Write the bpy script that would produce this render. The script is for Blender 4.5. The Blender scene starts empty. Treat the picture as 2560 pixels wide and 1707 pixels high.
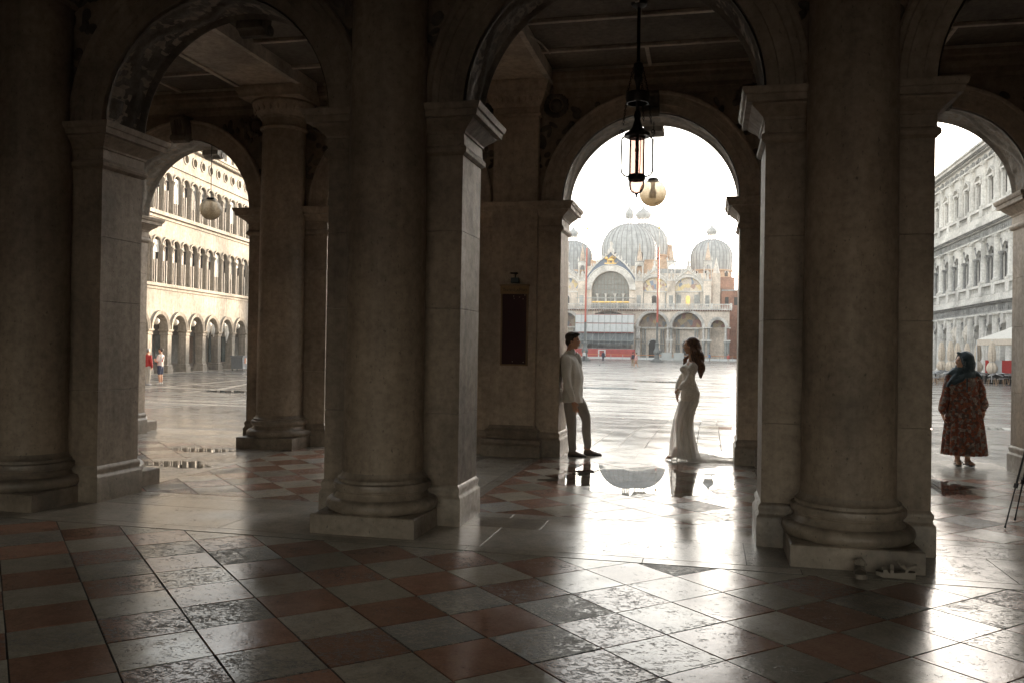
import bpy, math, random
from math import sin, cos, pi, radians, sqrt, atan2
from mathutils import Vector, Matrix, noise
random.seed(7)
S = bpy.context.scene
COL = S.collection
# ------------------------------------------------------------------ camera
cd = bpy.data.cameras.new('camera'); cam = bpy.data.objects.new('camera', cd); COL.objects.link(cam)
S.camera = cam
cd.sensor_width = 36.0; cd.lens = 29.953; cd.clip_start = 0.05; cd.clip_end = 3000
PITCH, ROLL, YAW, EYE = 0.006691, -0.015924, 0.226828, 1.609
F_ = Vector((-sin(YAW)*cos(PITCH), cos(YAW)*cos(PITCH), sin(PITCH)))
R0 = Vector((cos(YAW), sin(YAW), 0)); U0 = R0.cross(F_)
R_ = R0*cos(ROLL) - U0*sin(ROLL); U_ = R0*sin(ROLL) + U0*cos(ROLL)
m = Matrix.Identity(4)
for i in range(3):
    m[i][0] = R_[i]; m[i][1] = U_[i]; m[i][2] = -F_[i]
m[2][3] = EYE
cam.matrix_world = m
# ------------------------------------------------------------------ world, sun, exposure
SUN_AZ, SUN_EL = radians(17.5), radians(5.0)      # azimuth to the right of the arcade's outward normal (+Y)
w = bpy.data.worlds.new('World'); S.world = w; w.use_nodes = True
nt = w.node_tree; nt.nodes.clear()
sky = nt.nodes.new('ShaderNodeTexSky'); sky.sky_type = 'NISHITA'; sky.sun_disc = False
sky.sun_elevation = SUN_EL; sky.sun_rotation = SUN_AZ
sky.air_density = 1.0; sky.dust_density = .7; sky.ozone_density = 1.0
hs = nt.nodes.new('ShaderNodeHueSaturation'); hs.inputs['Saturation'].default_value = 0.28
bg = nt.nodes.new('ShaderNodeBackground'); bg.inputs['Strength'].default_value = 0.15
wo = nt.nodes.new('ShaderNodeOutputWorld')
wb = nt.nodes.new('ShaderNodeMix'); wb.data_type = 'RGBA'; wb.blend_type = 'MULTIPLY'; wb.inputs[0].default_value = 1.0; wb.inputs[7].default_value = (1.03, .99, .945, 1)   # one even white balance for the whole sky
nt.links.new(sky.outputs[0], hs.inputs['Color']); nt.links.new(hs.outputs[0], wb.inputs[6]); nt.links.new(wb.outputs[2], bg.inputs['Color']); nt.links.new(bg.outputs[0], wo.inputs[0])
sl = bpy.data.lights.new('sun', 'SUN'); sl.energy = 2.0; sl.angle = radians(0.6); sl.color = (1.0, 0.80, 0.58)
so = bpy.data.objects.new('sun', sl); COL.objects.link(so)
sd = Vector((sin(SUN_AZ)*cos(SUN_EL), cos(SUN_AZ)*cos(SUN_EL), sin(SUN_EL)))
so.rotation_euler = sd.to_track_quat('Z', 'Y').to_euler()
S.view_settings.view_transform = 'Standard'; S.view_settings.look = 'None'
S.view_settings.gamma = 1.0; S.view_settings.use_curve_mapping = False
S.view_settings.exposure = 3.05
S.render.engine = 'CYCLES'
S.cycles.max_bounces = 10; S.cycles.diffuse_bounces = 5; S.cycles.glossy_bounces = 4; S.cycles.transparent_max_bounces = 12
S.cycles.use_denoising = True
S.cycles.sample_clamp_indirect = 6.0

# ------------------------------------------------------------------ helpers
class MB:
    def __init__(s): s.v = []; s.f = []
    def box(s, x0, x1, y0, y1, z0, z1):
        n = len(s.v)
        s.v += [(x0,y0,z0),(x1,y0,z0),(x1,y1,z0),(x0,y1,z0),(x0,y0,z1),(x1,y0,z1),(x1,y1,z1),(x0,y1,z1)]
        s.f += [(n,n+3,n+2,n+1),(n+4,n+5,n+6,n+7),(n,n+1,n+5,n+4),(n+1,n+2,n+6,n+5),(n+2,n+3,n+7,n+6),(n+3,n,n+4,n+7)]
        return s
    def quad(s, a, b, c, d):
        n = len(s.v); s.v += [tuple(a),tuple(b),tuple(c),tuple(d)]; s.f.append((n,n+1,n+2,n+3)); return s
    def grid(s, rows, closed=False):
        n = len(s.v); W = len(rows[0])
        for r in rows: s.v += [tuple(p) for p in r]
        for i in range(len(rows)-1):
            for j in range(W if closed else W-1):
                k = (j+1) % W
                s.f.append((n+i*W+j, n+i*W+k, n+(i+1)*W+k, n+(i+1)*W+j))
        return n
    def sheet(s, rows): s.grid(rows); return s
    def cap(s, start, W, rev=False):
        f = tuple(range(start, start+W)); s.f.append(f[::-1] if rev else f)
    def lathe(s, prof, cx=0, cy=0, n=24, a0=0, a1=2*pi, caps=True, rfun=None):
        full = abs(a1-a0-2*pi) < 1e-4
        W = n if full else n+1
        rows = []
        for r, z in prof:
            rr = []
            for i in range(W):
                a = a0+(a1-a0)*i/n
                q = r*(rfun(a, z) if rfun else 1)
                rr.append((cx+q*cos(a), cy+q*sin(a), z))
            rows.append(rr)
        st = s.grid(rows, closed=full)
        if caps and full:
            if prof[0][0] > 1e-4: s.cap(st, W, True)
            if prof[-1][0] > 1e-4: s.cap(st+(len(prof)-1)*W, W)
        return s
    def tube(s, pts, rad, n=8, flat=None, caps=True):
        pts = [Vector(p) for p in pts]
        if not isinstance(rad, (list, tuple)): rad = [rad]*len(pts)
        rows = []; up = None
        for i, p in enumerate(pts):
            t = (pts[min(i+1, len(pts)-1)]-pts[max(i-1, 0)])
            if t.length < 1e-9: t = Vector((0,0,1))
            t.normalize()
            if up is None: up = Vector((0,0,1)) if abs(t.z) < .9 else Vector((1,0,0))
            sdv = t.cross(up)
            if sdv.length < 1e-6: sdv = t.cross(Vector((0,1,0)))
            sdv.normalize(); up = sdv.cross(t).normalized()
            r = rad[i]; ra, rb = (r if isinstance(r, (list, tuple)) else (r, r))
            rows.append([p+sdv*ra*cos(2*pi*j/n)+up*rb*sin(2*pi*j/n) for j in range(n)])
        st = s.grid(rows, closed=True)
        if caps: s.cap(st, n, True); s.cap(st+(len(rows)-1)*n, n)
        return s
    def ell(s, c, r, n=12, m_=8, rot=None):
        rows = []
        c = Vector(c)
        for i in range(1, m_):
            t = -pi/2+pi*i/m_
            row = []
            for j in range(n):
                a = 2*pi*j/n
                p = Vector((r[0]*cos(t)*cos(a), r[1]*cos(t)*sin(a), r[2]*sin(t)))
                if rot: p = rot @ p
                row.append(c+p)
            rows.append(row)
        st = s.grid(rows, closed=True)
        lo = Vector((0,0,-r[2])); hi = Vector((0,0,r[2]))
        if rot: lo = rot @ lo; hi = rot @ hi
        nb = len(s.v); s.v += [tuple(c+lo), tuple(c+hi)]
        for j in range(n):
            s.f.append((nb, st+(j+1) % n, st+j)); e = st+(m_-2)*n
            s.f.append((nb+1, e+j, e+(j+1) % n))
        return s
    def prism(s, poly, axis, a, b):
        n = len(s.v); k = len(poly)
        def P(u, v, t):
            return {'x': (t,u,v), 'y': (u,t,v), 'z': (u,v,t)}[axis]
        s.v += [P(u,v,a) for u,v in poly]+[P(u,v,b) for u,v in poly]
        s.f.append(tuple(range(n, n+k))); s.f.append(tuple(range(n+2*k-1, n+k-1, -1)))
        for i in range(k):
            j = (i+1) % k; s.f.append((n+i, n+k+i, n+k+j, n+j))
        return s
    def ring(s, x0, x1, y0, y1, prof):
        """moulding with mitred corners round a rectangle; prof = [(projection, z)]"""
        rows = [[(x0-p,y0-p,z),(x1+p,y0-p,z),(x1+p,y1+p,z),(x0-p,y1+p,z)] for p, z in prof]
        st = s.grid(rows, closed=True); s.cap(st, 4, True); s.cap(st+(len(prof)-1)*4, 4)
        return s
    def arch_wall(s, x0, x1, z0, z1, cx, hw, zb, zs, y0, y1, n=20, back=True, rise=None):
        """wall panel from plane y0 to y1 with an arched opening"""
        rise = rise or hw
        arc = [(cx-hw*cos(pi*i/n), zs+rise*sin(pi*i/n)) for i in range(n+1)]
        for y, flip in ((y0, False), (y1, True)):
            if flip and not back: continue
            def q(*p):
                p = [(u, y, v) for u, v in p]
                s.quad(*(p[::-1] if flip else p))
            if x0 < cx-hw-1e-6: q((x0,z0),(cx-hw,z0),(cx-hw,z1),(x0,z1))
            if x1 > cx+hw+1e-6: q((cx+hw,z0),(x1,z0),(x1,z1),(cx+hw,z1))
            if zb > z0+1e-6: q((cx-hw,z0),(cx+hw,z0),(cx+hw,zb),(cx-hw,zb))
            for i in range(n):
                a, b = arc[i], arc[i+1]; q(a, b, (b[0],z1), (a[0],z1))
        out = [(cx-hw, zb)]+arc+[(cx+hw, zb)]
        for i in range(len(out)-1):
            a, b = out[i], out[i+1]
            if abs(a[0]-b[0])+abs(a[1]-b[1]) < 1e-6: continue
            s.quad((a[0],y0,a[1]),(a[0],y1,a[1]),(b[0],y1,b[1]),(b[0],y0,b[1]))
        if zb > z0+1e-6: s.quad((cx-hw,y0,zb),(cx+hw,y0,zb),(cx+hw,y1,zb),(cx-hw,y1,zb))
        return s
    def arch_band(s, cx, zs, prof, n=28, a0=0, a1=pi):
        """sweep of a cross-section round an arch; prof=[(radius, y)] closed"""
        rows = []
        for i in range(n+1):
            a = a0+(a1-a0)*i/n
            rows.append([(cx-r*cos(a), y, zs+r*sin(a)) for r, y in prof])
        st = s.grid(rows, closed=True); W = len(prof)
        s.cap(st, W, True); s.cap(st+n*W, W)
        return s
    def mesh(s, name, smooth=True, ang=38):
        me = bpy.data.meshes.new(name); me.from_pydata([tuple(p) for p in s.v], [], s.f); me.validate(); me.update()
        if smooth:
            me.polygons.foreach_set('use_smooth', [True]*len(me.polygons)); me.set_sharp_from_angle(angle=radians(ang))
        return me
    def build(s, name, mat, parent=None, loc=(0,0,0), rz=0, smooth=True, ang=38, fix=True):
        me = s.mesh(name, smooth, ang)
        if fix: fixn(me)
        me.materials.append(mat)
        return link(name, me, parent, loc, rz)
import bmesh
def fixn(me):
    b = bmesh.new(); b.from_mesh(me); bmesh.ops.recalc_face_normals(b, faces=b.faces); b.to_mesh(me); b.free()
def link(name, me, parent=None, loc=(0,0,0), rz=0):
    o = bpy.data.objects.new(name, me); COL.objects.link(o)
    o.location = loc; o.rotation_euler = (0,0,rz)
    if parent: o.parent = parent
    return o
def tag(o, label=None, cat=None, group=None, kind=None):
    if label: o['label'] = label
    if cat: o['category'] = cat
    if group: o['group'] = group
    if kind: o['kind'] = kind
    return o
def empty(name, loc=(0,0,0), rz=0, label=None, cat=None, group=None, kind=None, parent=None):
    o = bpy.data.objects.new(name, None); COL.objects.link(o); o.location = loc; o.rotation_euler = (0,0,rz)
    o.empty_display_size = .1
    if parent: o.parent = parent
    return tag(o, label, cat, group, kind)
def copy_tree(o, parent=None):
    c = o.copy(); COL.objects.link(c)
    if parent: c.parent = parent
    for ch in list(o.children): copy_tree(ch, c)
    return c
def dup(o, loc, rz=0, parent=None, label=None, sc=None):
    c = copy_tree(o, parent); c.location = loc; c.rotation_euler = (0,0,rz)
    if label: c['label'] = label
    if sc: c.scale = (sc,sc,sc)
    return c
def remesh(name, mb, vox, mat, parent=None, it=4, fac=.5, fn=None):
    me = mb.mesh(name, False); fixn(me)
    o = bpy.data.objects.new('tmp', me); COL.objects.link(o)
    md = o.modifiers.new('r', 'REMESH'); md.mode = 'VOXEL'; md.voxel_size = vox; md.use_smooth_shade = True
    if it:
        sm = o.modifiers.new('s', 'SMOOTH'); sm.factor = fac; sm.iterations = it
    dg = bpy.context.evaluated_depsgraph_get()
    m2 = bpy.data.meshes.new_from_object(o.evaluated_get(dg)); m2.name = name
    bpy.data.objects.remove(o); bpy.data.meshes.remove(me)
    m2.materials.clear(); m2.materials.append(mat)
    if fn:
        for v in m2.vertices: v.co = fn(v.co)
    m2.polygons.foreach_set('use_smooth', [True]*len(m2.polygons))
    return link(name, m2, parent)

# ------------------------------------------------------------------ materials
def new_mat(name):
    m = bpy.data.materials.new(name); m.use_nodes = True
    nt = m.node_tree; b = nt.nodes['Principled BSDF']
    return m, nt, b
def nd(nt, t, **k):
    n = nt.nodes.new(t)
    for a, v in k.items(): setattr(n, a, v)
    return n
def ramp(nt, src, stops, interp='LINEAR'):
    r = nd(nt, 'ShaderNodeValToRGB'); r.color_ramp.interpolation = interp
    e = r.color_ramp.elements
    while len(e) < len(stops): e.new(0.5)
    for el, (p, c) in zip(e, stops):
        el.position = p; el.color = (c,c,c,1) if isinstance(c, (int,float)) else (*c,1)
    nt.links.new(src, r.inputs[0]); return r
def coords(nt, scale=(1,1,1), kind='Object', rnd=False):
    tc = nd(nt, 'ShaderNodeTexCoord'); mp = nd(nt, 'ShaderNodeMapping'); mp.inputs['Scale'].default_value = scale
    if kind == 'World':
        g = nd(nt, 'ShaderNodeNewGeometry'); nt.links.new(g.outputs['Position'], mp.inputs['Vector'])
    else: nt.links.new(tc.outputs[kind], mp.inputs['Vector'])
    if rnd:
        oi = nd(nt, 'ShaderNodeObjectInfo'); mu = nd(nt, 'ShaderNodeMath', operation='MULTIPLY'); mu.inputs[1].default_value = 97.0
        nt.links.new(oi.outputs['Random'], mu.inputs[0]); nt.links.new(mu.outputs[0], mp.inputs['Location'])
    return mp
def noi(nt, mp, scale, detail=5, rough=.55, dist=0):
    n = nd(nt, 'ShaderNodeTexNoise'); n.inputs['Scale'].default_value = scale; n.inputs['Detail'].default_value = detail
    n.inputs['Roughness'].default_value = rough; n.inputs['Distortion'].default_value = dist
    nt.links.new(mp.outputs[0], n.inputs['Vector']); return n
def mixc(nt, fac, a, b, mode='MIX'):
    n = nd(nt, 'ShaderNodeMix', data_type='RGBA', blend_type=mode)
    for s_, v in ((n.inputs[0], fac), (n.inputs[6], a), (n.inputs[7], b)):
        if isinstance(v, (int, float)): s_.default_value = v
        elif isinstance(v, tuple): s_.default_value = (*v, 1)
        else: nt.links.new(v, s_)
    return n.outputs[2]
def math_(nt, op, a, b=None, clamp=False):
    n = nd(nt, 'ShaderNodeMath', operation=op); n.use_clamp = clamp
    for i, v in enumerate((a, b)):
        if v is None: continue
        if isinstance(v, (int, float)): n.inputs[i].default_value = v
        else: nt.links.new(v, n.inputs[i])
    return n.outputs[0]
def bump(nt, b, h, strength=.3, dist=.01, prev=None):
    n = nd(nt, 'ShaderNodeBump'); n.inputs['Strength'].default_value = strength; n.inputs['Distance'].default_value = dist
    nt.links.new(h, n.inputs['Height'])
    if prev is not None: nt.links.new(prev, n.inputs['Normal'])
    nt.links.new(n.outputs[0], b.inputs['Normal']); return n.outputs[0]
def stone(name, c1, c2, rough=.75, scale=1.2, streak=.5, pits=.5, bumpd=.006, dark=None, coat=0, fine=14):
    m, nt, b = new_mat(name)
    mp = coords(nt, kind='World'); ms = coords(nt, (4,4,.35), 'World')
    n1 = noi(nt, mp, scale, 7, .62); n2 = noi(nt, ms, 1.6, 5, .6); n3 = noi(nt, mp, fine, 6, .65)
    f = math_(nt, 'ADD', math_(nt, 'MULTIPLY', n1.outputs[0], 1-streak), math_(nt, 'MULTIPLY', n2.outputs[0], streak))
    r = ramp(nt, f, [(.36, 0), (.64, 1)])
    col = mixc(nt, r.outputs[0], c2, c1)
    r3 = ramp(nt, n3.outputs[0], [(.3, .72), (.62, 1.08)])
    col = mixc(nt, 1.0, col, r3.outputs[0], 'MULTIPLY')
    pit = ramp(nt, noi(nt, coords(nt, (1,1,.5), 'World'), 55, 3, .5).outputs[0], [(.26, 0), (.36, 1)])
    big = ramp(nt, noi(nt, mp, scale*.55, 4, .55, .4).outputs[0], [(.34,.62),(.5,.95),(.68,1.12)]); col = mixc(nt, 1.0, col, big.outputs[0], 'MULTIPLY')
    if pits: col = mixc(nt, math_(nt, 'MULTIPLY', math_(nt, 'SUBTRACT', 1.0, pit.outputs[0]), pits), col, tuple(x*.3 for x in c2))
    nt.links.new(col, b.inputs['Base Color'])
    rr = ramp(nt, n3.outputs[0], [(.3, min(1, rough+.12)), (.7, max(.05, rough-.1))]); nt.links.new(rr.outputs[0], b.inputs['Roughness'])
    n_ = bump(nt, b, n3.outputs[0], .5, bumpd)
    if pits: bump(nt, b, pit.outputs[0], .6*pits, .004, n_)
    if coat: b.inputs['Coat Weight'].default_value = coat; b.inputs['Coat Roughness'].default_value = .25
    return m
def plain(name, c, rough=.6, metal=0, var=.12, sc=8, bumpd=0, **kw):
    m, nt, b = new_mat(name)
    n = noi(nt, coords(nt), sc, 4); r = ramp(nt, n.outputs[0], [(.3, 1-var), (.7, 1+var)])
    nt.links.new(mixc(nt, 1.0, tuple(c), r.outputs[0], 'MULTIPLY'), b.inputs['Base Color'])
    b.inputs['Roughness'].default_value = rough; b.inputs['Metallic'].default_value = metal
    if bumpd: bump(nt, b, n.outputs[0], .5, bumpd)
    for k, v in kw.items(): b.inputs[k.replace('_', ' ')].default_value = v
    return m
def tile_mat(name, c1, c2, pitty=1.0):
    m, nt, b = new_mat(name)
    mp = coords(nt, rnd=True); ms = coords(nt, (1,1.6,1), rnd=True); mw = coords(nt, kind='World')
    oi = nd(nt, 'ShaderNodeObjectInfo')
    n1 = noi(nt, mp, 5, 7, .65); n2 = noi(nt, ms, 24, 6, .68, 1.3); n3 = noi(nt, mp, 60, 4, .6)
    vein = noi(nt, mp, 3.2, 8, .75, 1.6)
    # pits grow in number with the tile's own random value
    rv = nd(nt, 'ShaderNodeMath', operation='FRACT'); k = math_(nt, 'MULTIPLY', oi.outputs['Random'], 13.7); nt.links.new(k, rv.inputs[0])
    amt = math_(nt, 'MULTIPLY', math_(nt, 'POWER', rv.outputs[0], 1.6), .17*pitty)
    patch = math_(nt, 'MULTIPLY', math_(nt, 'SUBTRACT', n1.outputs[0], .5), .35)
    h = math_(nt, 'SUBTRACT', math_(nt, 'ADD', n2.outputs[0], patch), amt)
    pit = ramp(nt, h, [(.30, 0), (.335, 1)])
    r1 = ramp(nt, n1.outputs[0], [(.3, 0), (.7, 1)])
    col = mixc(nt, r1.outputs[0], c2, c1)
    vv = ramp(nt, vein.outputs[0], [(.47, 1), (.5, .8), (.53, 1)]); col = mixc(nt, 1.0, col, vv.outputs[0], 'MULTIPLY')
    br = ramp(nt, oi.outputs['Random'], [(0, .72), (1, 1.18)]); col = mixc(nt, 1.0, col, br.outputs[0], 'MULTIPLY')
    fn_ = ramp(nt, n3.outputs[0], [(.3, .85), (.7, 1.08)]); col = mixc(nt, 1.0, col, fn_.outputs[0], 'MULTIPLY')
    col = mixc(nt, math_(nt, 'MULTIPLY', math_(nt, 'SUBTRACT', 1.0, pit.outputs[0]), .7), col, (.02,.016,.013))
    nt.links.new(col, b.inputs['Base Color'])
    wet = ramp(nt, noi(nt, mw, 1.1, 4, .6).outputs[0], [(.38, .09), (.62, .21)])
    ro = math_(nt, 'ADD', wet.outputs[0], math_(nt, 'MULTIPLY', math_(nt, 'SUBTRACT', 1.0, pit.outputs[0]), .35))
    ro = math_(nt, 'ADD', ro, math_(nt, 'MULTIPLY', n3.outputs[0], .08))
    nt.links.new(ro, b.inputs['Roughness'])
    b.inputs['IOR'].default_value = 1.5
    p = bump(nt, b, n1.outputs[0], .25, .01)
    p = bump(nt, b, n3.outputs[0], .25, .0012, p)
    bump(nt, b, pit.outputs[0], 1.0, .0055, p)
    return m
M = {}
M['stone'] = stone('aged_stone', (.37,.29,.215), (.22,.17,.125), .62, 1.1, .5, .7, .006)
M['stone_dark'] = stone('dark_carved_stone', (.19,.155,.12), (.09,.075,.06), .8, 3, .3, .3, .02)  # darker brown than the plain stone, for the carved parts
M['stone_low'] = stone('worn_base_stone', (.38,.31,.24), (.21,.17,.13), .42, 2.2, .4, .8, .008)
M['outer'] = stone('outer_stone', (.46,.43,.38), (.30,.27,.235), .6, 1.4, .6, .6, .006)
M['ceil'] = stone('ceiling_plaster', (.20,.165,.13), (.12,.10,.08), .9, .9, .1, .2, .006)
M['trim'] = stone('ceiling_trim', (.62,.54,.45), (.48,.42,.35), .8, 2, .1, .2, .004)
M['tile_red'] = tile_mat('red_tile', (.39,.215,.15), (.29,.15,.10), 1.0)
M['tile_white'] = tile_mat('white_tile', (.50,.45,.37), (.36,.32,.26), 1.3)
M['slab'] = tile_mat('pale_slab', (.42,.375,.31), (.32,.285,.24), .55)
M['mortar'] = plain('wet_mortar', (.032,.027,.022), .95, Specular_IOR_Level=.05)
def view(x, y, z=0.0):
    d = Vector((x, y, z-EYE)); q = d.dot(F_)
    if q < .3: return None
    return (1280+2130*d.dot(R_)/q, 853.5-2130*d.dot(U_)/q, q)
def in_view(x, y, z=0.0, mg=90):
    p = view(x, y, z); return p is not None and -mg < p[0] < 2560+mg and -mg < p[1] < 1707+mg

# ------------------------------------------------------------------ floors
def clip(poly, a, b, c):                 # keep a*x+b*y <= c
    out = []
    for i in range(len(poly)):
        p, q = poly[i], poly[(i+1) % len(poly)]
        dp, dq = a*p[0]+b*p[1]-c, a*q[0]+b*q[1]-c
        if dp <= 0: out.append(p)
        if (dp < 0 < dq) or (dq < 0 < dp):
            t = dp/(dp-dq); out.append((p[0]+t*(q[0]-p[0]), p[1]+t*(q[1]-p[1])))
    return out
def area(poly): return .5*abs(sum(poly[i][0]*poly[(i+1) % len(poly)][1]-poly[(i+1) % len(poly)][0]*poly[i][1] for i in range(len(poly))))
def slab_mb(mb, poly, z=0.0, th=.02, gap=.003, bev=.002):
    """a flat stone: outline inset by the joint, a small worn bevel round the top"""
    cx = sum(p[0] for p in poly)/len(poly); cy = sum(p[1] for p in poly)/len(poly)
    sgn = sum(poly[i][0]*poly[(i+1) % len(poly)][1]-poly[(i+1) % len(poly)][0]*poly[i][1] for i in range(len(poly)))
    if sgn < 0: poly = poly[::-1]
    def inset(d):
        n = len(poly); out = []
        for i in range(n):
            p0, p1, p2 = Vector(poly[i-1]), Vector(poly[i]), Vector(poly[(i+1) % n])
            e1 = (p1-p0).normalized(); e2 = (p2-p1).normalized()
            n1 = Vector((-e1.y, e1.x)); n2 = Vector((-e2.y, e2.x))
            bi = n1+n2; L = bi.length
            bi = bi/max(L, .3); k = d/max(.35, bi.dot(n1))
            out.append(p1+bi*k)
        return out
    a = inset(gap); b = inset(gap+bev)
    rows = [[(p.x,p.y,z-th) for p in a], [(p.x,p.y,z-bev*.8) for p in a], [(p.x,p.y,z) for p in b]]
    st = mb.grid(rows, closed=True); mb.cap(st+2*len(poly), len(poly))
    return cx, cy
TH, TS, TX, TY = radians(44.9), .454, -2.135, 5.555
def corner(i, j): return (TX+TS*(i*cos(TH)+j*sin(TH)), TY+TS*(i*sin(TH)-j*cos(TH)))
def add_piece(floor, name, poly, mat, z=0.0, gap=.003, bev=.002, tilt=0.0, th=.02):
    cx = sum(p[0] for p in poly)/len(poly); cy = sum(p[1] for p in poly)/len(poly)
    mb = MB(); slab_mb(mb, [(p[0]-cx, p[1]-cy) for p in poly], 0, th, gap, bev)
    o = mb.build(name, mat, floor, (cx, cy, z), smooth=False)
    if tilt: o.rotation_euler = (random.gauss(0, tilt), random.gauss(0, tilt), 0)
    return o
_full = {}
def tile_floor(floor, x0, x1, y0, y1, holes=(), tilt=.0012, dz=.0008, off=(0,0), limit=300):
    mass = {0: MB(), 1: MB()}; cnt = 0; cand = []
    rg = range(-60, 61)
    for i in rg:
        for j in rg:
            P = [corner(i,j), corner(i+1,j), corner(i+1,j+1), corner(i,j+1)]
            P = [(p[0]+off[0], p[1]+off[1]) for p in P]
            if max(p[0] for p in P) < x0 or min(p[0] for p in P) > x1 or max(p[1] for p in P) < y0 or min(p[1] for p in P) > y1: continue
            polys = [P]
            full = all(x0 <= p[0] <= x1 and y0 <= p[1] <= y1 for p in P)
            if not full:
                q = P
                for c in ((-1,0,-x0),(1,0,x1),(0,-1,-y0),(0,1,y1)): q = clip(q, *c)
                polys = [q]
            for hx0, hx1 in holes:      # cross bands take out strips of x
                nxt = []
                for q in polys:
                    if len(q) < 3 or max(p[0] for p in q) <= hx0 or min(p[0] for p in q) >= hx1: nxt.append(q); continue
                    full = False
                    nxt += [clip(q, 1, 0, hx0), clip(q, -1, 0, -hx1)]
                polys = nxt
            for q in polys:
                if len(q) < 3 or area(q) < .004: continue
                cx = sum(p[0] for p in q)/len(q); cy = sum(p[1] for p in q)/len(q)
                cand.append((in_view(cx, cy, 0, 130), view(cx, cy)[2] if view(cx, cy) else 99, (i+j) % 2, full, q, cx, cy))
    cand.sort(key=lambda c: (not c[0], c[1]))
    for vis, d, par, full, q, cx, cy in cand:
        mat = M['tile_red'] if par == 0 else M['tile_white']
        if vis and cnt < limit:
            cnt += 1
            if full:
                if par not in _full:
                    mb = MB(); c0 = (TX+TS*.5*(cos(TH)+sin(TH)), TY+TS*.5*(sin(TH)-cos(TH)))
                    slab_mb(mb, [(p[0]-c0[0], p[1]-c0[1]) for p in (corner(0,0), corner(1,0), corner(1,1), corner(0,1))], gap=.0032, bev=.002)
                    me = mb.mesh('floor_tile', False); fixn(me); me.materials.append(mat); _full[par] = me
                o = link('floor_tile', _full[par], floor, (cx, cy, random.uniform(-dz, dz)))
                o.rotation_euler = (random.gauss(0, tilt), random.gauss(0, tilt), random.gauss(0, .004)); sc_ = random.uniform(.990, 1.003); o.scale = (sc_, sc_, 1)
            else: add_piece(floor, 'floor_tile', q, mat, random.uniform(-dz, dz), tilt=tilt*.5)
        else: slab_mb(mass[par], q)
    for par in (0, 1):
        if mass[par].f:
            o = mass[par].build('tile_field', M['tile_red'] if par == 0 else M['tile_white'], floor, smooth=False); tag(o, kind='stuff')
    return cnt
hall = empty('hall_floor', kind='structure')
MB().box(-14, 9, -8, 6.5, -.3, -.006).build('mortar_bed', M['mortar'], hall, smooth=False)
n1 = tile_floor(hall, -14, 9, -7, 6.49, tilt=.0016, dz=.001)
port = empty('portico_floor', kind='structure')
MB().box(-20, 16, 6.5, 14.05, -.3, -.004).build('mortar_bed', M['mortar'], port, smooth=False)
PC = [-14.05, -10.32, -6.58, -2.83, 1.09, 4.80, 8.53]       # pier centres along the arcade
cross = [(c-.46, c+.46) for c in PC[1:]]
n2 = tile_floor(port, -13.5, 8, 8.07, 12.13, holes=cross, tilt=.0004, dz=.0002, off=(.11,-.06))
print('TILES', n1, n2)
def band_rows(floor, rows, x0, x1, lmin, lmax, dy=0):
    for ya, yb in rows:
        x = x0-random.uniform(0, 1)
        while x < x1:
            L = random.uniform(lmin, lmax)
            add_piece(floor, 'band_slab', [(x,ya),(x+L,ya+random.uniform(-.006,.006)),(x+L,yb),(x,yb)], M['slab'], 0, gap=.0028, bev=.0006)
            x += L
random.seed(21)
band_rows(port, [(6.505,6.66),(6.66,7.42),(7.42,7.86),(7.86,8.065)], -13.5, 8.5, 1.1, 2.4)
band_rows(port, [(12.135,12.62),(12.62,13.3),(13.3,14.04)], -13.5, 8.5, 1.2, 2.2)
for a, b in cross:
    for xa, xb in ((a, a+.15), (a+.15, b-.15), (b-.15, b)):
        y = 8.07
        while y < 12.12:
            y2 = min(12.13, y+random.uniform(.9, 1.6))
            if 12.13-y2 < .25: y2 = 12.13
            add_piece(port, 'band_slab', [(xa,y),(xb,y),(xb,y2),(xa,y2)], M['slab'], 0, gap=.0028, bev=.0006)
            y = y2

# piazza: a shallow bowl that falls away from the arcade
def gz(x, y):
    if y < 14.05: return 0
    t = min(1, (y-14.05)/18); t = t*t*(3-2*t)
    return -.012-.50*t-.06*min(1, max(0, y-32)/140)
def paving_mat():
    m, nt, b = new_mat('wet_trachyte_paving')
    mw = coords(nt, kind='World')
    rot = nd(nt, 'ShaderNodeMapping'); rot.inputs['Rotation'].default_value = (0,0,radians(90)); nt.links.new(mw.outputs[0], rot.inputs['Vector'])
    br = nd(nt, 'ShaderNodeTexBrick'); br.inputs['Scale'].default_value = 1; br.inputs['Brick Width'].default_value = .85; br.inputs['Row Height'].default_value = .38
    br.inputs['Mortar Size'].default_value = .006; br.inputs['Color1'].default_value = (.13,.125,.118,1); br.inputs['Color2'].default_value = (.22,.21,.195,1); br.inputs['Mortar'].default_value = (.05,.046,.042,1)
    br.inputs['Bias'].default_value = 0.0
    nt.links.new(rot.outputs[0], br.inputs['Vector'])
    n1 = noi(nt, mw, .35, 6, .6); n2 = noi(nt, mw, 7, 5, .6)
    ms = coords(nt, (.22,1.0,1), 'World'); n3 = noi(nt, ms, 1.3, 5, .6)
    r = ramp(nt, n1.outputs[0], [(.3,.75),(.7,1.25)]); c = mixc(nt, 1.0, br.outputs[0], r.outputs[0], 'MULTIPLY')
    r2 = ramp(nt, n2.outputs[0], [(.3,.8),(.7,1.15)]); c = mixc(nt, 1.0, c, r2.outputs[0], 'MULTIPLY')
    nt.links.new(c, b.inputs['Base Color'])
    ro = ramp(nt, n3.outputs[0], [(.36,.10),(.5,.26),(.68,.42)]); nt.links.new(ro.outputs[0], b.inputs['Roughness'])
    h = math_(nt, 'ADD', math_(nt, 'MULTIPLY', br.outputs['Fac'], -.6), math_(nt, 'MULTIPLY', n2.outputs[0], .5))
    p = bump(nt, b, h, .35, .008); bump(nt, b, n3.outputs[0], .5, .03, p)
    return m
M['paving'] = paving_mat()
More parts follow.
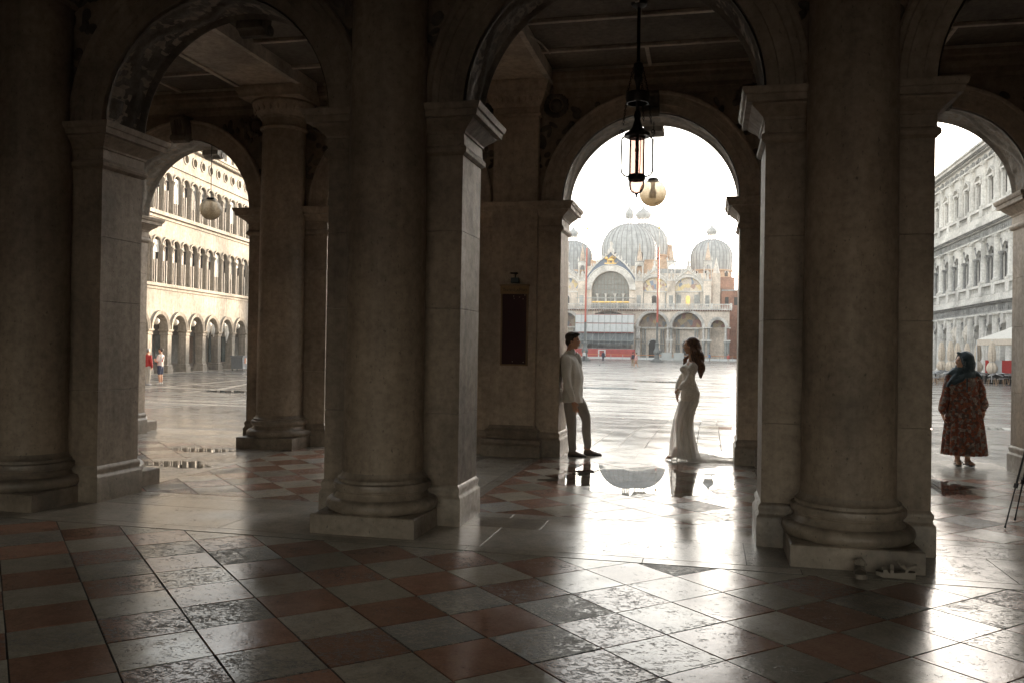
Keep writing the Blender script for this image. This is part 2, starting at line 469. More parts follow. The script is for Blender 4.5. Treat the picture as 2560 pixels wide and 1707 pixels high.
def slabpave(name, c1, c2):
    m = tile_mat(name, c1, c2, .45); return m
M['trachyte'] = slabpave('trachyte_slab', (.24,.23,.215), (.14,.135,.125))
M['white_strip'] = stone('white_paving_strip', (.52,.48,.42), (.40,.37,.33), .3, 1.5, .1, .2, .003)
pz = empty('piazza_paving', kind='structure')
mb = MB(); ys = [14.05,15,16,17,18,19,20,21,22,23,24,26,28,30,33,40,60,100,150,200,250]
xs = [-95,-60,-30,-20,-14,-8,-4,0,4,8,14,20,30,60,80]
ysn = [y for y in ys if y <= 24]; ysf = [y for y in ys if y >= 24]; ysf[0] = 23.4; ysn[-1] = 23.4
mb.grid([[(x, y, gz(x,y)) for x in xs] for y in ysf])
for a, b_ in ((-95,-14.0),(8.4,80)): mb.grid([[(x, y, gz(x,y)) for x in (a,(a+b_)/2,b_)] for y in ysn])
bed = MB(); bed.grid([[(x, y, gz(x,y)-.008) for x in [v for v in xs if -14 <= v <= 8]+[8.4]] for y in ysn]); bed.build('mortar_bed', M['mortar'], pz)
tag(mb.build('paving_field', M['paving'], pz), kind='stuff')
MB().box(-95, 80, -30, 14.0, -.9, -.31).build('foundation', M['mortar'], pz, smooth=False)
random.seed(5); cnt = 0; spare = MB()
c = 0; x = -14.0
while x < 8.2:
    wd = random.uniform(.36,.43); y = 14.06+random.uniform(-.5,0)
    while y < 23.2:
        L = random.uniform(.62,1.05); ya = max(14.06, y+.0); yb = min(23.4, y+L)
        if yb-ya > .12:
            cx, cy = x+wd/2, (ya+yb)/2; za, zb = gz(0,ya)+.001, gz(0,yb)+.001
            p = view(cx, cy, za); vis = p and (330 < p[0] < 650 or 1395 < p[0] < 1870 or 2310 < p[0] < 2540)
            if vis and cnt < 298:
                o = add_piece(pz, 'paving_slab', [(x,ya),(x+wd,ya),(x+wd,yb),(x,yb)], M['trachyte'], (za+zb)/2, gap=.006, bev=.0008)
                o.rotation_euler = (atan2(zb-za, yb-ya)+random.gauss(0,.0012), random.gauss(0,.0015), 0); cnt += 1
            else:
                mb2 = MB(); slab_mb(mb2, [(x,ya),(x+wd,ya),(x+wd,yb),(x,yb)], 0, .02, .006, .0008)
                n = len(spare.v); spare.v += [(a,b_,gz(0,b_)+.001+c_) for a,b_,c_ in mb2.v]; spare.f += [tuple(n+k for k in f) for f in mb2.f]
        y += L
    x += wd
tag(spare.build('slab_field', M['trachyte'], pz, smooth=False), kind='stuff')
print('SLABS', cnt)
def strip(pts, wd=.34):
    mb = MB(); rows = []
    P = []
    for a, b in zip(pts, pts[1:]):
        n = max(2, int((Vector(b)-Vector(a)).length/1.5))
        P += [Vector(a).lerp(Vector(b), t/n) for t in range(n)]
    P.append(Vector(pts[-1]))
    for i, p in enumerate(P):
        t = (P[min(i+1,len(P)-1)]-P[max(i-1,0)]).normalized(); n_ = Vector((-t.y,t.x))*wd/2
        rows.append([(p.x-n_.x,p.y-n_.y,gz(0,p.y)+.005),(p.x+n_.x,p.y+n_.y,gz(0,p.y)+.005)])
    mb.grid(rows); return mb.build('white_strip', M['white_strip'], pz)

# ------------------------------------------------------------------ puddles: thin films of still water
def water_mat():
    m = bpy.data.materials.new('still_water'); m.use_nodes = True; nt = m.node_tree; nt.nodes.clear()
    fr = nd(nt, 'ShaderNodeFresnel'); fr.inputs[0].default_value = 1.34
    tr = nd(nt, 'ShaderNodeBsdfTransparent'); tr.inputs[0].default_value = (.93,.92,.9,1)
    gl = nd(nt, 'ShaderNodeBsdfGlossy'); gl.inputs['Roughness'].default_value = .0; gl.inputs[0].default_value = (1,1,1,1)
    mx = nd(nt, 'ShaderNodeMixShader'); o = nd(nt, 'ShaderNodeOutputMaterial')
    nt.links.new(fr.outputs[0], mx.inputs[0]); nt.links.new(tr.outputs[0], mx.inputs[1]); nt.links.new(gl.outputs[0], mx.inputs[2]); nt.links.new(mx.outputs[0], o.inputs[0])
    return m
M['water'] = water_mat()
def puddle(cx, cy, rx, ry, z, label, seed=0, jag=.35, rot=0, group=None):
    mb = MB(); n = 140; ring = []
    for i in range(n):
        a = 2*pi*i/n
        k = 1+jag*noise.noise((cos(a)*1.6+seed, sin(a)*1.6, seed*1.7))+jag*.7*noise.noise((cos(a)*5+seed*3, sin(a)*5, 3.1))+jag*.4*noise.noise((cos(a)*14, sin(a)*14+seed, 7.7))
        x, y = rx*k*cos(a), ry*k*sin(a)
        ring.append((x*cos(rot)-y*sin(rot), x*sin(rot)+y*cos(rot)))
    rows = [[(p[0]*t, p[1]*t, 0) for p in ring] for t in (1.0, .5, .02)]
    st = mb.grid(rows, closed=True); mb.cap(st+2*n, n)
    o = mb.build('puddle', M['water'], None, (cx, cy, z), smooth=False)
    return tag(o, label, 'puddle', group)
for pts in ([(-22.6,18),(-24.71,33.9),(-26.23,45.6),(-30,76)], [(-26.5,35.4),(-25.3,35.2),(-21.7,34.45),(-14,32.6)], [(-21.2,31),(-21.6,34.76),(-23.69,41.2),(-26,56)],
            [(-21.8,27),(-18.98,26.1),(-15.75,25.55),(-16.4,28.5),(-18.6,40)], [(-19,22),(-17.5,24),(-17.7,25.0),(-15.6,24.7),(-11,23.9)], [(-20,23.6),(-16.7,23),(-13.8,22.6),(-9,21.7)],
            [(-1.2,60),(-2.5,120)], [(9,40),(9,130)], [(-14,50),(-18.5,100),(-20,140)]): strip(pts)
WG = 'rain puddles on the stone floor'
puddle(-.78, 10.6, 1.0, 1.05, .0022, 'large rain puddle on the portico tiles between the couple that mirrors the domes', 1.3, .38)
puddle(-1.62, 11.35, .26, .62, .0022, 'small narrow puddle in front of the man in the light suit', 4.1, .5)
puddle(2.75, 11.25, .42, .75, .0022, 'rain puddle on the tiles in front of the woman in the headscarf', 2.2, .5)
puddle(-6.85, 10.0, .58, .26, .0022, 'long shallow puddle beside the plinth of the left column', 5.5, .5)
puddle(-7.35, 11.4, .5, .2, .0022, 'thin puddle just inside the left arch', 6.6, .5)
puddle(.55, 19.6, .75, .55, gz(0,19.6)+.012, 'dark puddle on the square beside the right pier of the middle arch', 3.3, .3)
puddle(-20.3, 33.4, 1.3, .9, gz(0,33.4)+.012, 'dark puddle far out on the square in the left arch', 9.3, .4)
puddle(7.4, 24.3, .9, .6, gz(0,24.3)+.012, 'puddle on the square behind the woman in the headscarf', 7.3, .3)
puddle(-5.2, 46.0, 1.6, 1.0, gz(0,46)+.012, 'dark pool on the open square behind the man in the light suit', 12.3, .3)
puddle(-3.0, 57.0, 1.6, 1.1, gz(0,57)+.012, 'small dark pool on the open square just left of the bride', 14.3, .3)

# ------------------------------------------------------------------ the arcades
SPR = 3.76
BASE_P = [(.035,0),(.035,.235),(.03,.25),(.018,.262),(.014,.285),(.022,.31),(.02,.335),(.0,.36)]
IMP_P = [(0,3.33),(.012,3.335),(.035,3.355),(.04,3.38),(.032,3.405),(.012,3.42),(.010,3.52),(.022,3.525),(.026,3.545),(.05,3.57),(.10,3.61),(.115,3.625),(.12,3.64),(.165,3.645),(.17,3.70),(.185,3.705),(.20,3.745),(.20,SPR)]
def ent(r0, z0, z1): return [(r0*(1-.07*t**1.8), z0+(z1-z0)*t) for t in [i/8 for i in range(9)]]
def col_base_prof(r):
    return [(r*1.30,.165),(r*1.36,.18),(r*1.40,.215),(r*1.38,.25),(r*1.30,.275),(r*1.20,.28),(r*1.15,.30),(r*1.12,.325),(r*1.14,.345),(r*1.2,.352),(r*1.22,.38),(r*1.2,.41),(r*1.12,.42),(r*1.12,.445),(r*1.06,.455),(r*1.02,.475),(r,.50)]
def column(root, cx, cy, r, egg=True, mat=None, lowmat=None):
    mat = mat or M['stone']; lowmat = lowmat or M['stone_low']
    MB().lathe(ent(r, .50, 4.93), cx, cy, 40).build('column_shaft', mat, root)
    b = MB().lathe(col_base_prof(r), cx, cy, 48).build('column_base', lowmat, root)
    pl = MB(); slab_mb(pl, [(cx-.47,cy-.47),(cx+.47,cy-.47),(cx+.47,cy+.47),(cx-.47,cy+.47)], .168, .168, 0, .012)
    pl.build('plinth', lowmat, b, smooth=False)
    rt = r*.93
    cp = MB().lathe([(rt,4.93),(rt+.03,4.935),(rt+.045,4.96),(rt+.03,4.985),(rt+.005,4.995),(rt+.005,5.10),(rt+.03,5.11),(rt+.035,5.135),(rt+.07,5.16),(rt+.14,5.25),(rt+.17,5.33),(rt+.15,5.37)], cx, cy, 40)
    c = cp.build('column_capital', mat, root)
    ab = MB().ring(cx-rt-.10, cx+rt+.10, cy-rt-.10, cy+rt+.10, [(.03,5.37),(.08,5.375),(.085,5.43),(.10,5.45),(.13,5.50),(.13,5.535)]); ab.build('abacus', mat, c)
    if egg:
        e = MB()
        for i in range(24):
            a = 2*pi*i/24; e.ell((cx+(rt+.125)*cos(a), cy+(rt+.125)*sin(a), 5.255), (.028,.028,.07), 6, 5)
        tag(e.build('egg_moulding', mat, c), kind='stuff')
def pilaster(root, cx, y0, wdt=.68, pr=.13):
    x0, x1 = cx-wdt/2, cx+wdt/2; mt = M['stone_far']
    MB().box(x0, x1, y0-pr, y0+.05, .46, 5.03).build('pilaster_shaft', mt, root, smooth=False)
    pb = MB().ring(x0, x1, y0-pr, y0+.05, [(.10,0),(.10,.14),(.095,.155),(.09,.165),(.11,.20),(.10,.25),(.05,.27),(.035,.31),(.05,.34),(.065,.36),(.05,.395),(.02,.41),(.015,.435),(0,.46)])
    pb.build('pilaster_base', M['stone_low'], root)
    pc = MB().ring(x0, x1, y0-pr, y0+.05, [(0,5.03),(.03,5.035),(.035,5.06),(.01,5.08),(.012,5.17),(.03,5.18),(.05,5.22),(.10,5.33),(.115,5.37),(.13,5.375),(.135,5.44),(.16,5.47),(.165,5.535)])
    c = pc.build('pilaster_capital', mt, root)
    e = MB()
    for i in range(8): e.ell((x0-.01+(x1-x0+.02)*(i+.5)/8, y0-pr-.07, 5.27), (.03,.028,.065), 6, 5)
    for i in range(5): e.box(x0+.06+i*.135, x0+.10+i*.135, y0-pr-.03, y0-pr, 5.09, 5.16)
    tag(e.build('egg_moulding', mt, c), kind='stuff')
PW = {0: 1.30, 1: 1.36}
def pier(cx, row, front, rear, label, side=None):
    y0, y1 = ((7.364, 7.984), (12.45, 13.15))[row]; hw = PW[row]/2
    root = empty('arcade_pier', (cx,(y0+y1)/2,0), 0, label, 'pier', 'piers of the inner arcade' if row == 0 else 'piers of the outer arcade')
    g = empty('tmp'); bpy.data.objects.remove(g)
    mt = M['stone'] if row == 0 else M['outer']
    kids_before = set(COL.objects)
    zz = [.355]+[z+random.uniform(-.12,.12) for z in (1.10,1.92,2.68)]+[3.335]
    for za, zb in zip(zz, zz[1:]):
        mb = MB(); b_ = .003; j_ = .0012
        rows = [[(cx+sx*(hw-d), y0+d if sy < 0 else y1-d, z) for sx, sy in ((-1,-1),(1,-1),(1,1),(-1,1))] for d, z in ((b_,za+j_),(0,za+b_),(0,zb-b_),(b_,zb-j_))]
        st = mb.grid(rows, closed=True); mb.cap(st,4,True); mb.cap(st+12,4)
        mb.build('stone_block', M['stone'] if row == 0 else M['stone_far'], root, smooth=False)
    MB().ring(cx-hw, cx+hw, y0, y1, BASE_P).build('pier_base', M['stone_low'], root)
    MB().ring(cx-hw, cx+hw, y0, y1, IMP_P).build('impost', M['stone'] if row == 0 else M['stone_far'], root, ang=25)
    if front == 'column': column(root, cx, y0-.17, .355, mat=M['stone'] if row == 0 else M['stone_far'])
    if front == 'pilaster': pilaster(root, cx, y0)
    if rear == 'column': column(root, cx, y1+.17, .355, mat=mt)
    if rear == 'pilaster': pass
    for o in list(COL.objects):
        if o not in kids_before and o.parent == root: o.location = Vector(o.location)-root.location
    return root
M['stone_far'] = stone('lit_pier_stone', (.56,.455,.35), (.38,.305,.23), .6, 1.1, .5, .6, .006)  # paler copy of the aged stone; corridor light put into its colour
near_lab = {1: 'inner arcade pier at the far left beyond the frame edge', 2: 'dark inner pier with half column at the left edge of the hall', 3: 'massive inner pier with half column in the middle of the view', 4: 'massive inner pier with half column behind the white sandals', 5: 'inner arcade pier at the far right beside the tripod'}
for i in range(1, 6): pier(PC[i], 0, 'column', 'column', near_lab[i])
far_lab = {1: ('column','outer pier at the left of the left arch, its jamb pale in daylight'), 2: ('column','outer pier with round half column on a square plinth, right of the left arch'), 3: ('pilaster','outer pier with a flat pilaster carrying the framed theatre board'), 4: ('pilaster','outer pier on the bride\'s side of the middle arch'), 5: ('column','outer pier behind the tripod')}
for i in range(1, 6): pier(PC[i], 1, far_lab[i][0], 'column', far_lab[i][1])
pier(PC[0], 1, 'column', 'column', 'outermost pier of the outer arcade at the left end')

def relief_strip(root, cx, r, y0, y1, zs, mat, depth=.028, n=150, mm=16, seed=0.0):
    rows = []
    for i in range(n+1):
        a = pi*i/n; row = []
        for j in range(mm+1):
            v = j/mm; y = y0+(y1-y0)*v
            s_ = a*r
            ph = s_*5.2; c_ = .5+.24*sin(ph)
            h = max(0, 1-abs(v-c_)/.10)*.8
            h = max(h, max(0, 1-sqrt(((v-.5+.22*(1 if sin(ph+1.57) > 0 else -1)))**2*40+((ph/pi*1.0) % 1-.5)**2*9))*1.0)
            h += .35*max(0, noise.noise((s_*22, v*9, seed)))
            if v < .07 or v > .93: h = 1.1
            elif v < .12 or v > .88: h = 0
            rr = r-depth*h+.012
            row.append((cx-rr*cos(a), y, zs+rr*sin(a)))
        rows.append(row)
    mb = MB(); mb.grid(rows); return mb.build('carved_soffit', mat, root, ang=60)
def spandrel_relief(root, cx, side, r, y, zs, seed, mat, ztop=5.25):
    """carved wreath and foliage in the corner over an arch"""
    mb = MB(); rnd = random.Random(seed)
    wx, wz = cx+side*(r*.93), zs+r*.97
    for i in range(18):
        a = 2*pi*i/18; mb.ell((wx+.15*cos(a), y-.008, wz+.15*sin(a)), (.045,.04,.045), 6, 5)
    mb.ell((wx, y, wz), (.09,.05,.10), 8, 6)
    for k in range(26):
        t = rnd.random(); a = rnd.uniform(.30, 1.15)
        rr = r*1.0+.10+rnd.random()*.45*abs(sin(2*a))
        x, z = cx+side*rr*cos(a), zs+rr*sin(a)
        if z > ztop-.06 or abs(x-wx) < .16 and abs(z-wz) < .16: continue
        if abs(x-cx) > r+.33: continue
        mb.ell((x, y, z), (rnd.uniform(.03,.06), .03, rnd.uniform(.05,.10)), 6, 5, rot=Matrix.Rotation(rnd.uniform(-1.2,1.2), 3, 'Y'))
    return tag(mb.build('spandrel_carving', mat, root), kind='stuff')
def keystone(root, cx, y, out, z0, z1, mat, wd=.26, flutes=True):
    """scroll bracket: y is the wall face, out the direction it sticks out (-1 to the viewer)"""
    prof = [(0,z1),(.26,z1),(.28,z1-.05),(.25,z1-.08),(.235,z1-.14),(.225,z1-(z1-z0)*.4),(.20,z1-(z1-z0)*.62),(.19,z0+.12),(.20,z0+.08),(.185,z0+.03),(.14,z0),(.09,z0+.01),(.05,z0+.05),(0,z0+.06)]
    poly = [(y+out*d, z) for d, z in prof]
    k = MB().prism(poly, 'x', cx-wd/2, cx+wd/2).build('keystone', mat, root, smooth=False)
    if flutes:
        mb = MB()
        for i in range(5):
            x = cx-wd/2+wd*(i+.5)/5
            mb.tube([(x, y+out*(d+.006), z) for d, z in prof[3:10]], .018, 6)
        mb.tube([(cx-wd/2-.012, y+out*.17, z0+.075),(cx+wd/2+.012, y+out*.17, z0+.075)], .06, 10)
        tag(mb.build('fluting', mat, k), kind='stuff')
    return k
def arch_bay(i, row, label, keys=True):
    y0, y1 = ((7.364, 7.984), (12.45, 13.15))[row]; hw = PW[row]/2
    xa, xb = PC[i], PC[i+1]; cx = (xa+xb)/2; r = (xb-xa)/2-hw
    root = empty('round_arch', (cx,(y0+y1)/2,SPR), 0, label, 'arch', 'arches of the inner arcade' if row == 0 else 'arches of the outer arcade')
    before = set(COL.objects)
    front = M['stone'] if row == 0 else M['stone_far']
    ztop = 5.66
    mb = MB(); mb.arch_wall(xa, xb, SPR, ztop, cx, r+.012, SPR, SPR, y0, y1, 36)
    mb.build('spandrel_wall', M['stone'], root, smooth=False)
    wv = .36 if row == 0 else .30
    for yy, o in ((y0, -1), (y1, 1)):
        pf = [(r,yy-o*.01),(r,yy+o*.03),(r+.02,yy+o*.032),(r+.10,yy+o*.034),(r+.105,yy+o*.045),(r+wv*.62,yy+o*.047),(r+wv*.64,yy+o*.058),(r+wv*.8,yy+o*.06),(r+wv*.84,yy+o*.08),(r+wv*.95,yy+o*.085),(r+wv,yy+o*.07),(r+wv,yy-o*.01)]
        if o > 0: pf = pf[::-1]
        MB().arch_band(cx, SPR, pf, 40).build('archivolt', front, root)
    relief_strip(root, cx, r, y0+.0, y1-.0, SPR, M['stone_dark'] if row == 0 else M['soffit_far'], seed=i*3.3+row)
    for sdn in (-1, 1):
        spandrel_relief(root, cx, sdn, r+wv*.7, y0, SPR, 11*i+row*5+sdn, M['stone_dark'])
    if keys:
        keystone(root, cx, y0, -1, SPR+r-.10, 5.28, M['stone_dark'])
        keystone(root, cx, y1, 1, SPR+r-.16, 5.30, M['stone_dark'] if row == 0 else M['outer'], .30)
    for o in list(COL.objects):
        if o not in before and o.parent == root: o.location = Vector(o.location)-root.location
    return cx, r
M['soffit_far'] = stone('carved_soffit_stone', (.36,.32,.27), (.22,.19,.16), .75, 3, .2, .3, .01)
AB = {}
nl = {1: 'dark inner arch at the far left of the hall', 2: 'inner arch framing the left globe lamp and the striped palace', 3: 'wide inner arch in front of the ornate hanging lantern', 4: 'inner arch at the right edge above the headscarf woman'}
fl = {0: 'outer arch at the left end hidden by the left pier', 1: 'outer arch that frames the long palace with the round windows', 2: 'outer arch hidden behind the middle pier, between round column and theatre board', 3: 'outer arch that frames the domed church and the couple', 4: 'outer arch that frames the white palace and the headscarf woman'}
for i in nl: AB[(0,i)] = arch_bay(i, 0, nl[i])
for i in fl: AB[(1,i)] = arch_bay(i, 1, fl[i])
# end walls of the portico and the hall
for nm, b in (('portico_end_wall', (-14.3,-14.0,7.37,13.15)), ('portico_end_wall', (5.5+4,5.8+4,7.37,13.15)), ('hall_side_wall', (-14.3,-14.0,-8,7.36)), ('hall_side_wall', (9.2,9.5,-8,7.36))):
    tag(MB().box(b[0], b[1], b[2], b[3], 0, 5.66).build(nm, M['stone'], smooth=False), kind='structure')
for x0, x1, lab in ((-14.0,-10.97,'plain wall closing the inner arcade at the far left'), (5.46,9.2,'plain wall closing the inner arcade at the far right')):
    tag(MB().box(x0, x1, 7.40, 7.95, 0, 5.65).build('plain_wall', M['stone'], smooth=False), lab, 'wall')
tag(MB().box(5.5, 9.5, 12.48, 13.1, 0, 5.65).build('plain_wall', M['outer'], smooth=False), 'plain wall closing the outer arcade at the far right', 'wall')

# ------------------------------------------------------------------ ceiling
ceil = empty('portico_ceiling', kind='structure')
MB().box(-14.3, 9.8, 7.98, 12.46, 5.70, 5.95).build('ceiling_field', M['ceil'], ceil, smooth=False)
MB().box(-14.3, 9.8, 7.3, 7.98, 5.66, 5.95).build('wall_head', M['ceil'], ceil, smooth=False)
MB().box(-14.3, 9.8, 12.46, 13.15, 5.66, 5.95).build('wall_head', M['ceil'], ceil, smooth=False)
for c in PC[1:6]:
    b = MB().box(c-.47, c+.47, 7.985, 12.449, 5.54, 5.70).build('cross_beam', M['stone_far'], ceil, smooth=False)
    for sx in (-1, 1):
        MB().box(c+sx*.50-.035, c+sx*.50+.035, 7.986, 12.448, 5.515, 5.699).build('beam_trim', M['trim'], b, smooth=False)
edges = [-14.0]+[v for c in PC[1:6] for v in (c-.537, c+.537)]+[9.2]
for k in range(0, len(edges), 2):
    x0, x1 = edges[k], edges[k+1]
    for y in (8.35, 9.38, 10.42, 11.48, 12.33):
        MB().box(x0, x1, y-.03, y+.03, 5.655, 5.699).build('ceiling_batten', M['trim'], ceil, smooth=False)
    n = max(1, round((x1-x0)/1.27)); 
    for yi, (ya, yb) in enumerate(((8.38,9.35),(9.41,10.39),(10.45,11.45),(11.51,12.30))):
        for q in range(1, n):
            if yi % 2 == 0: continue
            x = x0+(x1-x0)*q/n
            MB().box(x-.025, x+.025, ya, yb, 5.665, 5.699).build('ceiling_batten', M['trim'], ceil, smooth=False)
    # cornice along the inner face of the outer wall and of the inner wall
    for yw, o in ((12.45,-1),(7.984,1)):
        pf = [(yw+o*a, z) for a, z in ((-.02,5.30),(.025,5.30),(.03,5.36),(.05,5.37),(.055,5.43),(.09,5.47),(.12,5.50),(.125,5.56),(.15,5.58),(.16,5.64),(.16,5.652),(-.02,5.652))]
        MB().prism(pf, 'x', x0+.002, x1-.002).build('cornice', M['stone'], ceil, smooth=False)
bw = MB()  # unseen back wall, added; its openings are sized to set the rear light
for q in range(7):
    if q < 2: bw.box(-14.3+q*3.4, -14.3+(q+1)*3.4, -8.4, -8.0, 0, 5.66)
    else: bw.arch_wall(-14.3+q*3.4, -14.3+(q+1)*3.4, 0, 5.66, -14.3+(q+.5)*3.4, .95, 0, 2.6, -8.4, -8.0, 12)
tag(bw.build('unseen_back_wall', M['stone'], smooth=False), kind='structure')
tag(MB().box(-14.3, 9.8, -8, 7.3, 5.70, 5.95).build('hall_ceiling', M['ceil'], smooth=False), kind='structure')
up = empty('unseen_upper_storeys', kind='structure')  # unseen upper floors, put in to block the sky and give shadow
MB().box(-34, 30, 12.5, 13.2, 5.96, 17).build('upper_wall', M['outer'], up, smooth=False)
MB().box(-34, 30, -8, 12.49, 5.96, 6.4).build('upper_deck', M['ceil'], up, smooth=False)
MB().box(-34, -14.31, 12.5, 13.2, 0, 5.95).build('upper_wall', M['outer'], up, smooth=False)
MB().box(9.81, 30, 12.5, 13.2, 0, 5.95).build('upper_wall', M['outer'], up, smooth=False)

# ------------------------------------------------------------------ materials of the square
M['palace'] = stone('weathered_istrian_stone', (.40,.35,.29), (.23,.20,.16), .8, .5, .7, .25, .01, fine=5)
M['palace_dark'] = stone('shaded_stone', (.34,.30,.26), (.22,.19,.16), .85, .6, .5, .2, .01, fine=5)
M['white_palace'] = stone('white_palace_stone', (.76,.74,.70), (.54,.53,.50), .8, .4, .6, .25, .01, fine=5)
M['grey_frieze'] = stone('grey_frieze_stone', (.36,.36,.35), (.22,.22,.215), .85, 1.5, .6, .3, .02, fine=6)
M['glass_dark'] = plain('dark_window_glass', (.016,.014,.014), .5, 0, .3, 2)
M['frame'] = plain('window_frame', (.16,.13,.11), .6)
M['curtain'] = plain('white_blind', (.72,.68,.62), .8)
M['iron'] = plain('dark_iron', (.025,.022,.02), .45, .6)
M['shop1'] = plain('shop_glass_teal', (.10,.13,.13), .15, 0, .6, 1.2)
M['shop2'] = plain('shutter_brown', (.20,.13,.09), .7, 0, .3, 2)
M['shop3'] = plain('shutter_grey', (.26,.25,.23), .6, 0, .3, 2)
M['globe'] = plain('frosted_globe', (.75,.70,.62), .25, 0, .05)
def rep(parent, proto, pos):
    """copies of a part (with its sub-parts) at local positions; the first position moves the part itself"""
    for k, p in enumerate(pos):
        o = proto if k == 0 else copy_tree(proto, parent)
        o.location = p
# ------------------------------------------------------------------ long palace with round windows (left)
th = radians(8.3)
LBx, LBy = -28.056*cos(th), -28.056*sin(th)
lb = empty('arcaded_palace', (LBx, LBy, 0), radians(98.3), 'long weathered palace with rows of arched windows above an arcade, in the left arch', 'building')
PT = 2.67; S0 = 40.0; NB = 50                   # bay k spans S0+k*PT
SA = S0-PT*6
def bx(k): return SA+k*PT
# arcade wall, one mesh per stretch of bays
def stretch(k0, k1, fn, name, mat, smooth=False, parent=None):
    mb = MB()
    for k in range(k0, k1): fn(mb, bx(k))
    return mb.build(name, mat, parent or lb, smooth=smooth)
def f_arc(mb, x): mb.arch_wall(x, x+PT, 2.42, 5.06, x+PT/2, 1.0, 2.42, 2.42, 0, .55, 12)
def f_w1(mb, x):
    for q in (0, 1): mb.arch_wall(x+q*PT/2, x+(q+1)*PT/2, 5.46, 9.76, x+(q+.5)*PT/2, .52, 5.5, 8.0, 0, .45, 10, back=False)
def f_w2(mb, x):
    for q in (0, 1): mb.arch_wall(x+q*PT/2, x+(q+1)*PT/2, 10.22, 13.5, x+(q+.5)*PT/2, .52, 10.26, 12.45, 0, .45, 10, back=False)
def f_oc(mb, x):                                 # frieze with round windows
    for q in (0, 1):
        cx, cz, r, n = x+(q+.5)*PT/2, 14.48, .30, 16
        x0, x1, z0, z1 = x+q*PT/2, x+(q+1)*PT/2, 13.56, 15.2
        circ = [(cx+r*cos(2*pi*i/n+pi/n), cz+r*sin(2*pi*i/n+pi/n)) for i in range(n)]
        def sq(a):
            c, s_ = cos(a), sin(a); hx, hz = (x1-x0)/2, (z1 if s_ > 0 else z0)-cz
            t = min(hx/max(abs(c),1e-6), abs(hz)/max(abs(s_),1e-6)); return (cx+t*c, cz+t*s_)
        outer = [sq(2*pi*i/n+pi/n) for i in range(n)]
        for i in range(n):
            j = (i+1) % n; a, b, c_, d = circ[i], circ[j], outer[j], outer[i]
            mb.quad((a[0],0,a[1]),(b[0],0,b[1]),(c_[0],0,c_[1]),(d[0],0,d[1]))
            mb.quad((a[0],0,a[1]),(a[0],.35,a[1]),(b[0],.35,b[1]),(b[0],0,b[1]))
        for (u, v) in ((x0,z0),(x1,z0),(x1,z1),(x0,z1)):
            a = atan2(v-cz, u-cx); k1 = min(range(n), key=lambda i: abs(((2*pi*i/n+pi/n)-a+pi) % (2*pi)-pi))
            srt = sorted(range(n), key=lambda i: abs(((2*pi*i/n+pi/n)-a+pi) % (2*pi)-pi))[:2]
            p, q_ = outer[srt[0]], outer[srt[1]]
            n0 = len(mb.v); mb.v += [(p[0],0,p[1]),(u,0,v),(q_[0],0,q_[1])]; mb.f.append((n0,n0+1,n0+2))
segs = [(0, 12), (12, 24), (24, 36), (36, 48), (48, 56)]
for a, b in segs:
    stretch(a, b, f_arc, 'arcade_wall', M['palace']); stretch(a, b, f_w1, 'window_wall', M['palace'])
    stretch(a, b, f_w2, 'window_wall', M['palace']); stretch(a, b, f_oc, 'frieze', M['palace'])
XA, XB = bx(0), bx(56)
for z0, z1, pr in ((5.06,5.16,.10),(5.16,5.26,.05),(5.26,5.46,.24),(9.76,9.86,.10),(9.86,9.98,.05),(9.98,10.22,.28),(13.5,13.56,.12),(15.2,15.3,.15),(15.3,15.42,.30),(15.42,15.55,.42)):
    MB().box(XA, XB, -pr, .46, z0, z1).build('string_course', M['palace'], lb, smooth=False)
def f_dent(mb, x):
    for i in range(9): mb.box(x+i*PT/9, x+i*PT/9+.15, -.36, -.13, 15.2, 15.3)
mb = MB(); [f_dent(mb, bx(k)) for k in range(0, 36)]; tag(mb.build('dentils', M['palace'], lb, smooth=False), kind='stuff')
def merlon():
    mb = MB(); mb.prism([(-.42,15.55),(.42,15.55),(.42,16.1),(.30,16.3),(.22,16.7),(.10,16.85),(0,17.4),(-.10,16.85),(-.22,16.7),(-.30,16.3),(-.42,16.1)], 'y', -.25, .05)
    return mb.build('merlon', M['palace'], lb, smooth=False)
rep(lb, merlon(), [(bx(0)+PT/2*(i+.5), 0, 0) for i in range(80)])
def pier_p():
    mb = MB(); mb.box(-.27,.27,-.02,.52,-.6,2.05)
    mb.ring(-.27,.27,-.02,.52,[(.10,-.62),(.10,-.12),(.06,-.10),(.08,-.02),(.03,.03),(0,.05)])
    mb.ring(-.27,.27,-.02,.52,[(0,2.04),(.05,2.08),(.05,2.14),(.01,2.16),(.02,2.24),(.11,2.34),(.12,2.42)])
    return mb.build('arcade_pier', M['palace'], lb, smooth=False)
rep(lb, pier_p(), [(bx(k), 0, 0) for k in range(0, 57)])
ab = MB().arch_band(0, 2.42, [(1.0,.02),(1.0,-.06),(1.04,-.08),(1.14,-.08),(1.2,-.12),(1.26,-.12),(1.26,.02)], 16).build('archivolt', M['palace'], lb)
rep(lb, ab, [(bx(k)+PT/2, 0, 0) for k in range(0, 56)])
